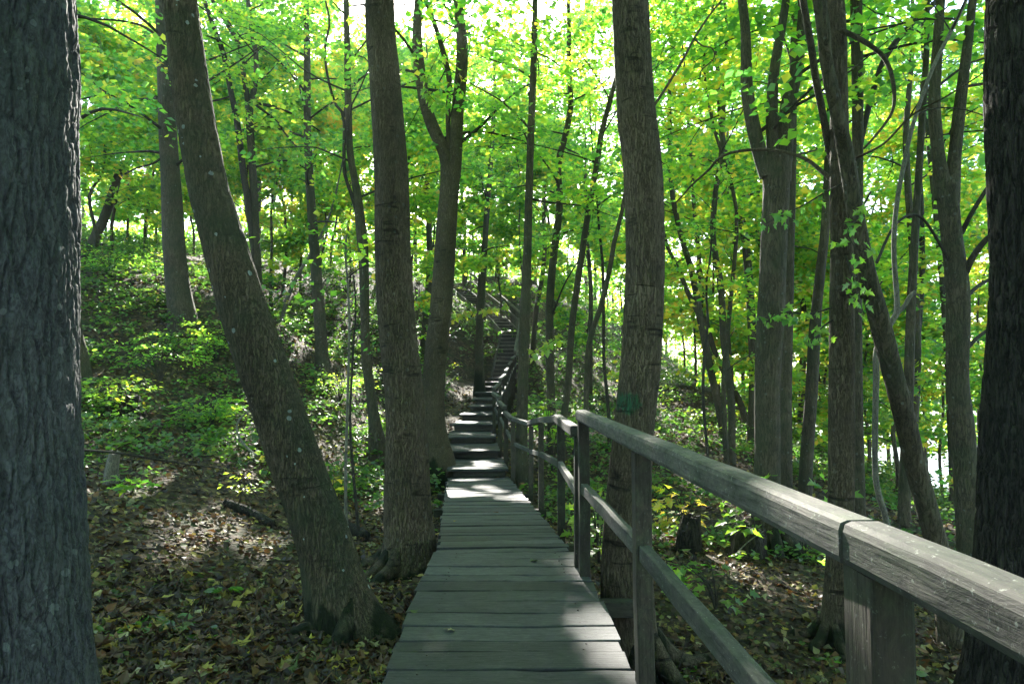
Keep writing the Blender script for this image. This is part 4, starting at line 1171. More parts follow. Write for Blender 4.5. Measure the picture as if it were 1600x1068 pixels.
# --- understory maples: many young trees filling the middle distance
US = {'left': "young leafy maple on the sunlit slope left of the steps",
      'mid': "young leafy maple on the bank above the steps",
      'right': "young leafy maple between the handrail and the lake"}
r0 = np.random.default_rng(77)
YOUNG = []
def understory(zone, px, d, h0, h1, Rc, nb, tone):
    x, y, _ = px2w(px, 500, d)
    gz = float(terrain(x, y))
    seed = len(TREES) + 200
    r = np.random.default_rng(seed)
    e = empty("young_maple", (x, y, gz), US[zone], "young tree", "young maples, %s of the wood" % {'left': 'left side', 'mid': 'middle', 'right': 'lake side'}[zone])
    n = 7
    P = np.array([[x, y, gz - 0.15]] + [[x + r.normal(0, 0.10) * i * 0.6, y + r.normal(0, 0.10) * i * 0.6, gz + (h1 - gz) * i / n] for i in range(1, n + 1)])
    W = np.linspace(0.055, 0.012, n + 1) * (1 if h1 - gz < 12.5 else 2.2)
    V, Q, _ = tube_geo(P, W, 8, 26, seed, 0.05, None, (0.3, 0.15))
    base = np.array([x, y, gz])
    put("trunk", mesh_np("trunk", V - base, quads_to_tris(Q), 3, M_BARK_FAR, True, {"moss": np.zeros(len(V))}), Matrix.Translation(Vector(base)), e)
    size = 0.11 + 0.0016 * d
    b, lv = crown_for(P, W, max(h0, gz + 0.5), h1, Rc, nb, 6, 23, size * 1.12, tone, r, base, 9)
    bv, bq, off = [], [], 0
    for p, w in b:
        v, q, _ = tube_geo(p, w * 0.8, 4, 7, 0, 0)
        bv.append(v); bq.append(quads_to_tris(q) + off); off += len(v)
    vv = np.vstack(bv)
    put("branch_work", mesh_np("branch_work", vv - base, np.vstack(bq), 3, M_TWIG, True, {"moss": np.zeros(len(vv))}), Matrix.Translation(Vector(base)), e)["kind"] = "stuff"
    if len(lv[0]):
        put("crown", leaf_mesh("crown", *lv, M_LEAF, 'kite', base), Matrix.Translation(Vector(base)), e)
        global leaf_total
        leaf_total += len(lv[0])
    YOUNG.append((e, px, d, h0, h1, tone))
    TREES.append(e)

for i in range(19):
    d = [20, 24, 28, 33, 22, 26, 30, 36][i % 8] + r0.uniform(-1.5, 1.5)
    px = 125 + 520 * ((i * 0.618 + 0.1) % 1.0)
    x, y, _ = px2w(px, 500, d)
    g = float(terrain(x, y))
    understory('left', px, d, g + r0.uniform(0.6, 2.0), g + r0.uniform(6, 11), r0.uniform(2.0, 3.0), 13, r0.uniform(0.48, 0.74))
for i in range(13):
    d = [32, 37, 41, 44, 29, 35][i % 6] + r0.uniform(-1.5, 1.5)
    px = 640 + 360 * ((i * 0.618 + 0.3) % 1.0)
    x, y, _ = px2w(px, 500, d)
    g = float(terrain(x, y))
    understory('mid', px, d, g + r0.uniform(1.2, 3.0), g + r0.uniform(7, 12), r0.uniform(2.0, 3.0), 13, r0.uniform(0.35, 0.55))
for i in range(22):
    d = [17, 22, 27, 33, 38, 20, 30][i % 7] * (0.86 if i > 19 else 1) + r0.uniform(-1.5, 1.5)
    px = 1040 + 520 * ((i * 0.618 + 0.2) % 1.0)
    x, y, _ = px2w(px, 500, d)
    g = float(terrain(x, y))
    understory('right', px, d, g + r0.uniform(0.8, 2.2), g + r0.uniform(7, 12), r0.uniform(2.0, 3.0), 13, r0.uniform(0.5, 0.78))

for i, (px, d) in enumerate([(1395, 14), (1350, 19), (1270, 23)]):
    x, y, _ = px2w(px, 500, d)
    g = float(terrain(x, y))
    understory('right', px, d, g + 0.5, g + r0.uniform(5, 7), r0.uniform(2.0, 2.8), 13, r0.uniform(0.5, 0.7))

TALL = []
def tall_far(px, d, h0, h1, Rc, tone):
    n0 = len(YOUNG)
    understory('mid', px, d, h0, h1, Rc, 11, tone)
    e = YOUNG.pop()[0]
    e.name = "tall_maple"; e["category"] = "tree"; e["group"] = "tall maples along the ridge"
    TALL.append((e, px, d, h0, h1, tone))
for i, (px, d) in enumerate([(160, 36), (225, 41), (320, 38), (365, 45), (455, 40), (530, 44), (600, 37), (650, 46), (725, 42), (790, 47), (860, 41), (930, 45), (1030, 40), (1100, 44), (1160, 38), (1250, 43), (1320, 36), (1385, 40), (1440, 33), (1540, 34)]):
    x, y, _ = px2w(px, 300, d)
    top = 0.50 * d * r0.uniform(0.92, 1.12)
    tall_far(px, d, 0.27 * d, top, 3.4, r0.uniform(0.4, 0.62))

# each young tree by its looks and by the tree it stands next to
LAND = [("massive furrowed trunk", 105), ("leaning lichen-spotted trunk", 355), ("boardwalk-edge trunk", 614), ("paint-marked trunk", 1008), ("crossed pair of trunks", 1325), ("triple-forked tree", 1207),
        ("two-pronged dark tree", 1492), ("elbow-bent pale sapling", 1396), ("slim sinuous trunk", 1118), ("V-shaped tree", 1070), ("slender straight trunk by the steps", 824), ("dark wavy trunk", 864),
        ("mossy-rooted forked tree", 695), ("bare grey trunk", 273), ("dark two-stem clump", 400), ("slim brown trunk", 492), ("mid-height forking trunk", 568), ("mossy-footed bank trunk", 757), ("broad black trunk", 1555)]
named = {}
for (e, px, d, h0, h1, tone) in YOUNG + TALL:
    kindw = "tall far maple" if e.name.startswith("tall") else "young maple"
    j = int(np.argmin([abs(px - q) for _, q in LAND]))
    dx = px - LAND[j][1]
    rel = "behind" if abs(dx) < 14 else ("left of" if dx < 0 else "right of")
    col = "deep green" if tone < 0.46 else ("fresh green" if tone < 0.57 else "yellow-green")
    named.setdefault("%s %s %s the %s" % (col, kindw, rel, LAND[j][0]), []).append((d, e))
for lab, es in named.items():
    es.sort(key=lambda q: q[0])
    for k, (d, e) in enumerate(es):
        words = [""] if len(es) == 1 else (["nearer ", "farther "] if len(es) == 2 else ["nearest ", "middle ", "farthest ", "remotest "])
        e["label"] = words[min(k, len(words) - 1)] + lab

# --- the wood beyond, one mass
def woodland():
    r = np.random.default_rng(5)
    K = 4300
    x = r.uniform(-60, 30, K); y = 43 + 45 * r.random(K) ** 1.3
    g = terrain_raw(x, y)
    ok = (g > -6.5)
    x, y, g = x[ok], y[ok], g[ok]
    hmax = np.where(x < 2, 7.5, 11.0)
    z = g + 0.4 + r.random(len(x)) ** 1.15 * hmax
    Cn = np.stack([x, y, z], 1)
    D = r.normal(0, 1, (len(x), 3)); D[:, 2] *= 0.2
    P, A, N, S, tn = spray_leaves(Cn, D, r.uniform(1.6, 3.0, len(x)), 34, 0.33, 0.55, 0.13, r)
    kk = ~sun_gaps(P)
    P, A, N, S, tn = P[kk], A[kk], N[kk], S[kk], tn[kk]
    # far stems
    bv, bq, off = [], [], 0
    for k in range(70):
        xx, yy = r.uniform(-45, 20), r.uniform(45, 80)
        gg = float(terrain_raw(xx, yy))
        hh = r.uniform(7, 12)
        p = np.array([[xx, yy, gg - 0.3], [xx + r.normal(0, .3), yy, gg + hh * 0.5], [xx + r.normal(0, .8), yy, gg + hh]])
        v, q, _ = tube_geo(p, np.array([0.2, 0.15, 0.05]) * r.uniform(0.5, 1.1), 6, 6, k, 0)
        bv.append(v); bq.append(quads_to_tris(q) + off); off += len(v)
    V1, F1, t1 = leaf_geo(P, A, N, S, tn)
    vv = np.vstack(bv); qq = np.vstack(bq)
    me = mesh_np("woodland", np.vstack([V1, vv]), np.vstack([F1, qq + len(V1)]), 3, M_LEAF, False, {"tone": np.concatenate([t1, np.zeros(len(vv))]), "moss": np.zeros(len(V1) + len(vv))})
    me.materials.append(M_BARK_FAR)
    mi = np.zeros(len(F1) + len(qq), np.int32); mi[len(F1):] = 1
    me.polygons.foreach_set("material_index", mi)
    o = put("woodland", me)
    tag(o, "bright green mass of the wood beyond the ridge", "wood", None, "stuff")
woodland()

def canopy_around():  # wood out of view, put in to hold skylight off the foreground
    """the same wood goes on beside and behind the place where one stands"""
    r = np.random.default_rng(15)
    K = 1900
    x = r.uniform(-26, 26, K); y = r.uniform(-26, 9, K)
    g = terrain_raw(x, y)
    z = np.maximum(g, -3) + r.uniform(4.5, 14, K)
    z = np.where(y < -3, np.maximum(g, -3) + r.uniform(2.0, 14, K), z)
    D = r.normal(0, 1, (K, 3)); D[:, 2] *= 0.2
    P, A, N, S, tn = spray_leaves(np.stack([x, y, z], 1), D, r.uniform(1.2, 2.2, K), 30, 0.31, 0.45, 0.13, r)
    px, py = w2px(P)
    k = ~((P[:, 1] > -0.3) & (py > -60) & (px > -100) & (px < 1700)) & (np.abs(P).max(1) > 3.0) & ~sun_gaps(P)
    P, A, N, S, tn = P[k], A[k], N[k], S[k], tn[k]
    bv, bq, off = [], [], 0
    for q_ in range(26):
        xx, yy = r.uniform(-24, 24), r.uniform(-25, -4)
        if abs(xx) < 2: continue
        gg = float(terrain_raw(xx, yy))
        p = np.array([[xx, yy, gg - 0.3], [xx + r.normal(0, .3), yy, gg + 6], [xx + r.normal(0, .8), yy, gg + 13]])
        v, q, _ = tube_geo(p, np.array([0.22, 0.15, 0.04]), 8, 8, q_, 0)
        bv.append(v); bq.append(quads_to_tris(q) + off); off += len(v)
    V1, F1, t1 = leaf_geo(P, A, N, S, tn)
    vv = np.vstack(bv); qq = np.vstack(bq)
    me = mesh_np("woodland", np.vstack([V1, vv]), np.vstack([F1, qq + len(V1)]), 3, M_LEAF, False, {"tone": np.concatenate([t1, np.zeros(len(vv))]), "moss": np.zeros(len(V1) + len(vv))})
    me.materials.append(M_BARK_FAR)
    mi = np.zeros(len(F1) + len(qq), np.int32); mi[len(F1):] = 1
    me.polygons.foreach_set("material_index", mi)
    tag(put("woodland", me), "unseen leafy wood that goes on overhead and behind the viewer", "wood", None, "stuff")
canopy_around()

def far_shore():
    r = np.random.default_rng(6)
    K = 900
    x = r.uniform(60, 520, K); y = r.uniform(300, 340, K) + r.uniform(-10, 10, K)
    z = -7 + r.random(K) * (9 + 4 * np.sin(x * 0.05) + 2 * np.sin(x * 0.17))
    D = r.normal(0, 1, (K, 3)); D[:, 2] *= 0.3
    P, A, N, S, tn = spray_leaves(np.stack([x, y, z], 1), D, r.uniform(4, 7, K), 22, 1.5, 0.4, 0.12, r)
    o = put("far_shore_wood", leaf_mesh("far_shore_wood", P, A, N, S, tn, M_LEAF))
    tag(o, "low dark wood on the lake's far shore", "wood", None, "stuff")
far_shore()

# ------------------------------------------------------------------ forest floor
def t_normal(x, y, e=0.08):
    hx = (terrain(x + e, y) - terrain(x - e, y)) / (2 * e)
    hy = (terrain(x, y + e) - terrain(x, y - e)) / (2 * e)
    return norm(np.stack([-hx, -hy, np.ones_like(hx)], -1))

def litter():
    r = np.random.default_rng(8)
    N_ = 90000
    # denser close by
    u = r.random(N_)
    d = 2.2 + 24 * u ** 1.7
    px = r.uniform(-60, 1660, N_)
    x = (px - 800) / F * d; y = d
    k = ~on_path(x, y, -0.05)
    x, y = x[k], y[k]
    z = terrain(x, y) + r.uniform(0.002, 0.035, len(x))
    Nn = norm(t_normal(x, y) + r.normal(0, 0.45, (len(x), 3)))
    A = r.normal(0, 1, (len(x), 3)); A -= (A * Nn).sum(1, keepdims=True) * Nn
    S = r.uniform(0.024, 0.068, len(x)) * (1 + 0.035 * y)
    t = r.random(len(x)) ** 1.7
    P = np.stack([x, y, z], 1)
    near = (y < 5.2) & (r.random(len(y)) < 0.6)
    V1, F1, t1 = leaf_geo(P[near], A[near], Nn[near], S[near] * 1.15, t[near], 'curl')
    V2, F2, t2 = leaf_geo(P[~near], A[~near], Nn[~near], S[~near], t[~near], 'kite')
    # broken twigs lying among the leaves
    m = 2600
    d = 2.4 + 11 * r.random(m) ** 1.5
    x = (r.uniform(60, 1600, m) - 800) / F * d; y = d
    k = ~on_path(x, y, 0.02); x, y = x[k], y[k]; m = len(x)
    c = np.stack([x, y, terrain(x, y) + r.uniform(0.005, 0.05, m)], 1)
    dr = r.normal(0, 1, (m, 3)); dr[:, 2] *= 0.18; dr = norm(dr) * r.uniform(0.05, 0.22, m)[:, None]
    sd_ = norm(np.cross(dr, [0, 0, 1.0])) * r.uniform(0.002, 0.004, m)[:, None]; upv = np.array([0, 0, 0.004])
    V3 = np.stack([c - dr + sd_, c - dr - sd_, c - dr + upv, c + dr + sd_ * .6, c + dr - sd_ * .6, c + dr + upv * .6], 1)
    tt = np.array([(0, 3, 5), (0, 5, 2), (2, 5, 4), (2, 4, 1), (1, 4, 3), (1, 3, 0)])
    F3 = (np.arange(m) * 6)[:, None, None] + tt[None]
    V = np.vstack([V1, V2, V3.reshape(-1, 3)]); Fa = np.vstack([F1, F2 + len(V1), F3.reshape(-1, 3) + len(V1) + len(V2)])
    me = mesh_np("leaf_litter", V, Fa, 3, M_LITTER, False, {"tone": np.concatenate([t1, t2, np.repeat(r.uniform(0.05, 0.55, m), 6)])})
    o = put("leaf_litter", me, None, ground)
    o["kind"] = "stuff"
litter()

def big_fallen():
    """the nearest fallen leaves, each by itself"""
    r = np.random.default_rng(9)
    meshes = []
    for i in range(14):
        V, T = MAPLE_V.copy(), MAPLE_T
        V[:, 2] = V[:, 2] * r.uniform(0.4, 2.2) + 0.10 * np.sin(V[:, 0] * 4 + i) * r.uniform(0.2, 1) + r.uniform(-0.2, 0.35) * (V[:, 1] - 0.4) ** 2
        V = V * np.array([r.uniform(0.7, 1.1), 1, 1]); V[:, 1] -= 0.4
        tv = [0.45, 0.82, 0.6, 0.98, 0.75, 0.5, 0.62, 0.3, 0.64, 0.94, 1.0, 0.55, 0.4, 0.58][i]
        meshes.append(mesh_np("leaf", V, T, 3, M_LITTER, False, {"tone": np.full(len(V), tv)}))
    n = 0
    while n < 285:
        d = 2.4 + 6.5 * r.random() ** 1.6
        px = r.uniform(130, 640) if r.random() < 0.72 else r.uniform(1010, 1500)
        x = np.array((px - 800) / F * d); y = np.array(d)
        if on_path(x, y, 0.02) or w2px(np.array([x, y, terrain(x, y)]))[1] > 1085: continue
        z = float(terrain(x, y)) + r.uniform(0.02, 0.05)
        nn = Vector(t_normal(x, y).tolist()) + Vector(r.normal(0, 0.3, 3).tolist())
        q = nn.to_track_quat('Z', 'Y').to_matrix().to_4x4() @ Matrix.Rotation(r.uniform(0, 6.28), 4, 'Z')
        s = r.uniform(0.045, 0.078)
        put("leaf", meshes[int(r.integers(14))], Matrix.Translation((float(x), float(y), z)) @ q @ Matrix.Scale(s, 4), ground)
        n += 1
    return meshes
LEAFM = big_fallen()

# fallen leaves lying on the boards
def deck_leaf(px, py, zt, s, mi, label, rot):
    # where the sight line meets the boards
    dy = (534 - py) / F
    ry, rz = CP - dy * SP, SP + dy * CP
    d = zt * ry / rz
    p = px2w(px, py, d)
    o = put("fallen_leaf", LEAFM[mi], Matrix.Translation((p[0], p[1], zt + 0.012)) @ Matrix.Rotation(rot, 4, 'Z') @ Matrix.Rotation(0.12, 4, 'X') @ Matrix.Scale(s, 4))
    tag(o, label, "leaf", "leaves lying on the boards")
deck_leaf(646, 957, -1.40, 0.055, 4, "tiny green leaf on a board near the deck's left edge", 0.4)
deck_leaf(703, 986, -1.40, 0.07, 9, "pale leaf lying on the near boards, left of their middle", 1.4)
deck_leaf(834, 877, -1.40, 0.07, 4, "green leaf lying right of the middle of the boards", 2.2)
deck_leaf(657, 902, -1.40, 0.06, 1, "yellow leaf at the left end of a board by the thick trunk", 0.1)
deck_leaf(711, 815, -1.46, 0.06, 10, "yellow leaf on the dipping section by its left edge", 2.9)
deck_leaf(775, 802, -1.48, 0.07, 13, "greenish leaf in the middle of the dipping section", 4.1)
deck_leaf(815, 757, -1.60, 0.09, 6, "yellow leaf beside the posts at the foot of the steps", 0.9)

def undergrowth():
    r = np.random.default_rng(12)
    K = 15500
    d = 3.2 + 45 * r.random(K) ** 0.85
    px = r.uniform(-40, 1640, K)
    x = (px - 800) / F * d; y = d
    left = x < deckA_x(y)
    cl = 0.65 * vnoise(x * 0.45, y * 0.45, 0, 40) + 0.35 * vnoise(x * 1.6, y * 1.6, 0, 41)
    dens = np.where(left, sstep(6.0, 10.5, y) * 0.95 + 0.3, sstep(5, 9, y) * 0.3 + 0.22)
    k = (r.random(K) < dens * (sstep(0.38, 0.62, cl) + 0.12 * sstep(14, 20, y)) * 1.35) & ~on_path(x, y, 0.25)
    x, y = x[k], y[k]; n = len(x)
    z = terrain(x, y) + r.uniform(0.05, 0.32, n) * (0.25 + 0.85 * sstep(5, 13, y) + 1.6 * sstep(13, 24, y) * r.random(n))
    D = r.normal(0, 1, (n, 3)); D[:, 2] = D[:, 2] * 0.15 + 0.1
    P, A, N, S, tn = spray_leaves(np.stack([x, y, z], 1), D, r.uniform(0.25, 0.6, n) * (0.35 + 0.65 * sstep(4, 10, y)) * (1 + 0.02 * y), 22, 0.070, 0.42, 0.17, r, 0.2, 0.4)
    S = S * (1 + 0.02 * P[:, 1])
    tz = terrain_raw(P[:, 0], P[:, 1])
    kk = (P[:, 2] > tz - 0.02) & ~on_path(P[:, 0], P[:, 1], 0.05)
    ppx, ppy = w2px(P)
    kk &= ~((P[:, 1] < 30) & (ppx > 692) & (ppx < 805) & (ppy > 520) & (ppy < 780) & (P[:, 0] > -2.1) & (P[:, 0] < 0.2))
    P, A, N, S, tn = P[kk], A[kk], N[kk], S[kk], tn[kk]
    nr = P[:, 1] < 8
    V1, F1, t1 = leaf_geo(P[nr], A[nr], N[nr], S[nr], tn[nr], 'oval')
    V2, F2, t2 = leaf_geo(P[~nr], A[~nr], N[~nr], S[~nr] * 0.95, tn[~nr], 'kite')
    o = put("undergrowth", mesh_np("undergrowth", np.vstack([V1, V2]), np.vstack([F1, F2 + len(V1)]), 3, M_HERB, False, {"tone": np.concatenate([t1, t2])}))
    tag(o, "low green herbs and seedlings covering the slopes", "undergrowth", None, "stuff")
undergrowth()

# ------------------------------------------------------------------ shrubs and seedlings
def shrub(name, label, px, py, d, h, spread, nst, nl, size, tone, shape='maple', cat="shrub", mat=None, leaf_parts=False, pixel_ground=True):
    seed = int(px * 7 + py)
    r = np.random.default_rng(seed)
    p = px2w(px, py, d)
    gz = float(terrain(p[0], p[1]))
    base = np.array([p[0], p[1], gz])
    e = empty(name, tuple(base), label, cat)
    Cn, D, Ls = [], [], []
    for k in range(nst):
        az = r.uniform(0, 6.28); rad_ = spread * r.uniform(0.3, 1.0)
        hh = h * r.uniform(0.6, 1.05)
        tip = base + np.array([math.cos(az) * rad_, math.sin(az) * rad_, hh])
        mid = base + np.array([math.cos(az) * rad_ * 0.3, math.sin(az) * rad_ * 0.3, hh * 0.6])
        v, q, _ = tube_geo(np.array([base - [0, 0, 0.05], mid, tip]), np.array([0.008, 0.006, 0.003]), 6, 10, k, 0)
        put("stem", mesh_np("stem", v - base, quads_to_tris(q), 3, M_TWIG, True, {"moss": np.zeros(len(v))}), Matrix.Translation(Vector(base)), e)
        for t in (0.55, 0.75, 0.95):
            Cn.append(base + (tip - base) * t); D.append([math.cos(az + r.normal(0, .9)), math.sin(az + r.normal(0, .9)), 0.1]); Ls.append(0.28 * h ** 0.5 + 0.5 * spread * r.random())
    P, A, N, S, tn = spray_leaves(np.array(Cn), np.array(D), np.array(Ls), nl, size, tone, 0.10, r, 0.2, 0.35)
    if leaf_parts:
        lm = []
        for i in range(4):
            V = MAPLE_V.copy(); V[:, 2] *= 0.5 + i * 0.4
            lm.append(mesh_np("leaf", V, MAPLE_T, 3, mat or M_LEAF, False, {"tone": np.full(len(V), np.clip(tone + (i - 1.5) * 0.09, 0, 1))}))
        for i in range(len(P)):
            a = Vector(A[i]).normalized(); nv = Vector(N[i]); b = a.cross(nv).normalized(); nv = b.cross(a)
            m = Matrix((b, a, nv)).transposed().to_4x4() @ Matrix.Scale(float(S[i]), 4)
            m.translation = Vector(P[i])
            put("leaf", lm[int(r.integers(4))], m, e)
    else:
        put("foliage", leaf_mesh("foliage", P, A, N, S, tn, mat or M_LEAF, shape, base), Matrix.Translation(Vector(base)), e)
    return e

shrub("maple_seedling", "bright sunlit seedling standing alone on the leaf litter at left", 375, 765, 8.2, 0.42, 0.10, 3, 7, 0.06, 0.72, 'oval', "seedling", leaf_parts=False)
shrub("maple_seedling", "small yellow maple seedling between the leaning and boardwalk-edge trunks", 520, 712, 10.0, 0.30, 0.06, 2, 2, 0.12, 0.95, cat="seedling", leaf_parts=True)
shrub("maple_seedling", "leafy seedling beside the furrowed trunk's foot, over the litter", 205, 765, 7.6, 0.25, 0.14, 3, 5, 0.085, 0.5, cat="seedling", leaf_parts=True)
shrub("maple_shrub", "low maple bush under the rail by the triple-forked tree's foot", 1185, 850, 8.2, 0.75, 0.32, 4, 4, 0.13, 0.5, leaf_parts=True)
shrub("maple_shrub", "maple bush topping the rail between the tilted and forked trunks", 1255, 790, 8.4, 1.15, 0.38, 5, 4, 0.14, 0.5, leaf_parts=True)
shrub("maple_shrub", "maple sprig just above the rail joint", 1345, 820, 6.8, 0.95, 0.16, 3, 3, 0.14, 0.55, leaf_parts=True)
shrub("maple_shrub", "yellowing bush with autumn leaves right of the paint-marked trunk", 1068, 800, 8.6, 0.75, 0.32, 6, 5, 0.10, 0.9, leaf_parts=True)
shrub("maple_shrub", "green plants low between boards and lower rail on the right", 1120, 960, 6.1, 0.42, 0.4, 6, 4, 0.10, 0.5, leaf_parts=True)
shrub("maple_shrub", "small bush behind the second handrail's lower rail", 935, 850, 7.2, 0.8, 0.28, 5, 5, 0.10, 0.6, leaf_parts=True)
shrub("maple_shrub", "leafy clump by the slender trunk right of the steps", 862, 720, 13.6, 1.6, 0.6, 7, 14, 0.12, 0.62)
for k, (px, py, d, h, sp, lab) in enumerate([
        (250, 585, 13.4, 0.9, 1.1, "broad bright bush spreading low across the left slope"),
        (340, 510, 15.0, 0.9, 0.9, "sunlit bush at the foot of the bare grey trunk"),
        (180, 640, 11.6, 0.6, 0.9, "fern-green clump beside the furrowed trunk, above the hollow"),
        (330, 640, 12.2, 0.6, 0.6, "dark leafy bush in the middle of the left slope"),
        (530, 600, 16.0, 0.9, 0.8, "sunlit bush below the evenly slim brown trunk"),
        (620, 620, 15.5, 0.8, 0.5, "small bush between the boardwalk-edge trunk and the steps' foot"),
        (170, 450, 16.5, 1.0, 1.2, "bush spreading over the ridge at far left")]):
    shrub("bush", lab, px, py, d, h, sp, 16, 16, 0.085, 0.52 + 0.05 * (k % 3), 'oval', "bush")

# leafy twigs hanging in front of the right-hand trunks, leaf by leaf
def hanging_twig(label, pts, d, leaves, size, tone):
    P, W = trace_pts([(x, y, 2.6) for x, y in pts], d, d - 0.3)
    base = P[0]
    e = empty("maple_twig", tuple(base), label, "twig")
    v, q, _ = tube_geo(P, np.linspace(0.008, 0.0025, len(P)), 6, 18, 1, 0)
    put("stem", mesh_np("stem", v - base, quads_to_tris(q), 3, M_TWIG, True, {"moss": np.zeros(len(v))}), Matrix.Translation(Vector(base)), e)
    r = np.random.default_rng(int(pts[0][0]))
    lm = []
    for i in range(4):
        V = MAPLE_V.copy(); V[:, 2] = V[:, 2] * (0.5 + i * 0.5) - 0.12 * V[:, 1] ** 2
        lm.append(mesh_np("leaf", V, MAPLE_T, 3, M_LEAF, False, {"tone": np.full(len(V), np.clip(tone + (i - 1.5) * 0.1, 0, 1))}))
    Q = catmull(P, 60)
    for i in range(leaves):
        c = Q[int(r.integers(12, 60))]
        az = r.uniform(0, 6.28)
        a = Vector((math.cos(az), math.sin(az) * 0.6, -r.uniform(0.2, 1.1))).normalized()
        nv = Vector((r.normal(0, .35), -0.75 + r.normal(0, .3), 0.75))
        b = a.cross(nv).normalized(); nv = b.cross(a)
        m = Matrix((b, a, nv)).transposed().to_4x4() @ Matrix.Scale(size * float(r.uniform(0.7, 1.2)), 4)
        m.translation = Vector(c) + a * 0.03 + Vector(r.normal(0, 0.045, 3))
        put("leaf", lm[int(r.integers(4))], m, e)
hanging_twig("maple leaves hanging over the triple-forked trunk at eye level", [(1320, 285), (1290, 300), (1260, 318), (1225, 335), (1195, 350)], 5.55, 34, 0.068, 0.36)
hanging_twig("sunlit maple leaves hanging before the crossing of the two trunks", [(1360, 300), (1340, 340), (1325, 360), (1335, 385), (1352, 395)], 5.1, 24, 0.066, 0.46)
hanging_twig("maple leaf tuft below the broken knot", [(1322, 400), (1338, 450), (1345, 475), (1350, 492)], 5.2, 20, 0.066, 0.42)
hanging_twig("drooping maple sprig across the triple-forked trunk's lower part", [(1300, 480), (1265, 490), (1225, 488), (1200, 500), (1196, 515)], 5.55, 22, 0.072, 0.40)
hanging_twig("small leaf sprig hanging on the tilted trunk", [(1300, 500), (1280, 515), (1270, 530), (1266, 545)], 5.55, 14, 0.066, 0.40)

hanging_twig("sunlit leaf spray crossing the mossy-footed bank trunk before the upper flight", [(812, 470), (785, 478), (755, 486), (725, 490), (700, 496)], 21.5, 44, 0.17, 0.78)
hanging_twig("bright leaf tuft right beside the slender straight trunk at rail height", [(880, 520), (860, 535), (845, 545), (830, 552)], 12.4, 26, 0.13, 0.7)
hanging_twig("green leaf spray drooping over the left fork of the mossy-rooted tree", [(700, 60), (680, 95), (668, 125), (672, 150), (690, 165)], 12.2, 46, 0.14, 0.6)
hanging_twig("green leaf spray over the stem clump behind the leaning trunk", [(470, 120), (440, 135), (410, 150), (385, 160), (360, 175)], 14.5, 46, 0.14, 0.62)

# ------------------------------------------------------------------ dead wood
def stick(name, label, cat, pts, mat, seg=10, drape=True, lump=0.08, lift=0.0, group=None):
    """pts: (px, py, d, radius) laid on the ground unless drape is off"""
    P = np.array([px2w(a, b, c) for a, b, c, _ in pts]); W = np.array([p[3] for p in pts])
    if drape:
        P[:, 2] = terrain(P[:, 0], P[:, 1]) + W * 0.7 + lift
    base = P[0].copy()
    v, q, _ = tube_geo(P, W, seg, 40, int(pts[0][0]), lump, None, None)
    # close the butt end
    c0 = v[:seg].mean(0); q = np.vstack([q, [[(i + 1) % seg, i, len(v), len(v)] for i in range(seg)]]); v = np.vstack([v, c0])
    o = put(name, mesh_np(name, v - base, quads_to_tris(q), 3, mat, True, {"moss": np.zeros(len(v))}), Matrix.Translation(Vector(base)))
    return tag(o, label, cat, group)
stick("fallen_branch", "curved pale bent stick leaning on the slope left of the leaning trunk", "branch", [(402, 712, 10.2, 0.016), (385, 698, 10.3, 0.017), (371, 676, 10.4, 0.017), (374, 655, 10.5, 0.015), (393, 640, 10.7, 0.012)], M_PALE, drape=False)
stick("fallen_branch", "long dark stick lying across the hollow beside the furrowed trunk", "branch", [(118, 702, 7.4, 0.013), (190, 708, 7.6, 0.013), (260, 720, 7.9, 0.011), (345, 731, 8.3, 0.008)], M_TWIG, drape=False)
stick("fallen_log", "short dark log behind the leaning trunk's foot", "log", [(352, 772, 8.0, 0.05), (390, 785, 7.9, 0.06), (425, 800, 7.7, 0.055)], M_ROT)
stick("fallen_log", "black rotten log between leaning and boardwalk-edge trunks", "log", [(520, 775, 8.6, 0.07), (550, 800, 8.2, 0.075), (572, 822, 7.9, 0.06)], M_ROT)
stick("fallen_branch", "grey branch lying on the brown leaves, its thin end raised", "branch", [(204, 852, 5.8, 0.022), (240, 838, 6.0, 0.022), (270, 828, 6.2, 0.018), (305, 815, 6.4, 0.010)], M_ROT)
stick("fallen_branch", "thin pale twig at the bottom of the picture by the deck", "branch", [(430, 1062, 3.75, 0.006), (447, 1030, 3.95, 0.006), (460, 990, 4.3, 0.004)], M_PALE)
stick("fallen_branch", "forked twig among leaves at the leaning trunk's left", "branch", [(500, 1050, 3.85, 0.006), (540, 1040, 3.95, 0.006), (585, 1030, 4.0, 0.004)], M_TWIG)
stick("fallen_log", "pale fallen log high on the right slope", "log", [(1030, 590, 26.5, 0.08), (1070, 597, 26, 0.09), (1110, 604, 25.5, 0.08), (1135, 609, 25.2, 0.06)], M_PALE)
stick("fallen_branch", "dark root-like branch below the near rail", "branch", [(1215, 915, 7.0, 0.02), (1250, 925, 6.8, 0.024), (1290, 935, 6.5, 0.018)], M_ROT)
stick("fallen_branch", "thin twigs slanting from the dark stump under the rail", "branch", [(1150, 865, 8.0, 0.008), (1170, 845, 8.05, 0.007), (1195, 828, 8.1, 0.004)], M_PALE, drape=False)

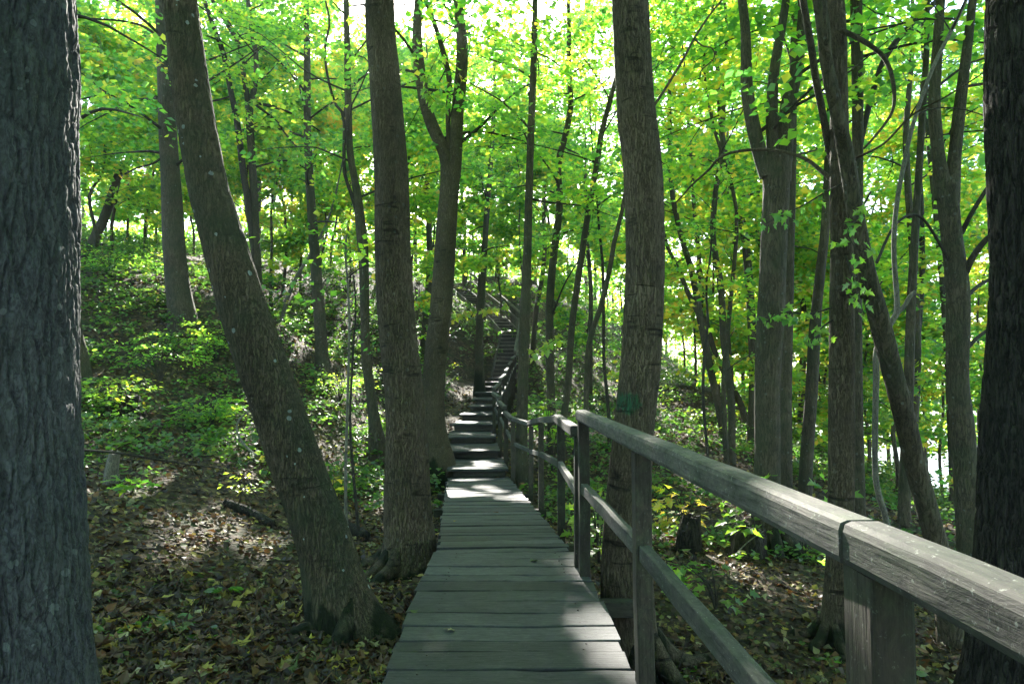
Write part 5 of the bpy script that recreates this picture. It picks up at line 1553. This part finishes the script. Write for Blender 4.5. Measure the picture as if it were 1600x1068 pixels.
def stump(name, label, px, d, r_, h, mat, seed):
    p = px2w(px, 800, d)
    gz = float(terrain(p[0], p[1]))
    base = np.array([p[0], p[1], gz])
    P = np.array([[0, 0, -0.12], [0, 0, 0.05], [0.01, 0, h * 0.6], [0.03, 0, h]]); W = np.array([r_ * 1.25, r_ * 1.1, r_, r_ * 0.85])
    v, q, (S_, T_) = tube_geo(P, W, 28, 22, seed, 0.25, None, (0.35, 0.12), closed_top=False)
    v[-28:, 2] += 0.25 * h * (vnoise(np.cos(T_[-28:]) * 2.5 + 9, np.sin(T_[-28:]) * 2.5, 0, seed) - 0.4)
    # hollow inside
    n0 = len(v)
    inner = v[-28:].copy(); c = inner.mean(0); inner = c + (inner - c) * 0.7; low = inner.copy(); low[:, 2] -= h * 0.5
    v = np.vstack([v, inner, low, c - [0, 0, h * 0.5]])
    f = []
    for i in range(28):
        j = (i + 1) % 28
        f += [[n0 - 28 + i, n0 - 28 + j, n0 + j, n0 + i], [n0 + i, n0 + j, n0 + 28 + j, n0 + 28 + i], [n0 + 28 + i, n0 + 28 + j, n0 + 56, n0 + 56]]
    q = np.vstack([q, f])
    o = put(name, mesh_np(name, v, quads_to_tris(q), 3, mat, False, {"moss": np.zeros(len(v))}), Matrix.Translation(Vector(base)))
    tag(o, label, "stump")
stump("tree_stump", "small rotten stump among plants right of the paint-marked trunk", 1075, 8.2, 0.12, 0.42, M_ROT, 2)
stump("tree_stump", "black hollow stump beneath the rail at the forked tree's foot", 1168, 8.3, 0.22, 0.34, M_ROT, 5)
stump("tree_stump", "pale splintered stump at the dark hollow beside the furrowed trunk", 172, 7.9, 0.07, 0.36, M_PALE, 7)
stump("tree_stump", "dark decaying stump on the left slope under the bushes", 185, 11.6, 0.3, 0.3, M_ROT, 11)
print("leaves", leaf_total, "objects", len(bpy.data.objects))

def haze():
    m, nt = new_mat("woodland_air")
    pv = nd(nt, "ShaderNodeVolumePrincipled", inp={'Density': 0.0006, 'Anisotropy': 0.35})
    pv.inputs['Color'].default_value = (0.93, 0.97, 1.0, 1)
    out = nd(nt, "ShaderNodeOutputMaterial")
    nt.links.new(pv.outputs[0], out.inputs['Volume'])
    x0, x1, y0, y1, z0, z1 = -420, 920, -320, 1520, -10.6, 30
    V = [(x, y, z) for z in (z0, z1) for y in (y0, y1) for x in (x0, x1)]
    Q = [(0, 2, 3, 1), (4, 5, 7, 6), (0, 1, 5, 4), (1, 3, 7, 5), (3, 2, 6, 7), (2, 0, 4, 6)]
    tag(put("haze", mesh_np("haze", V, Q, 4, m)), "thin sunlit air veiling the far wood", "haze", None, "stuff")
haze()
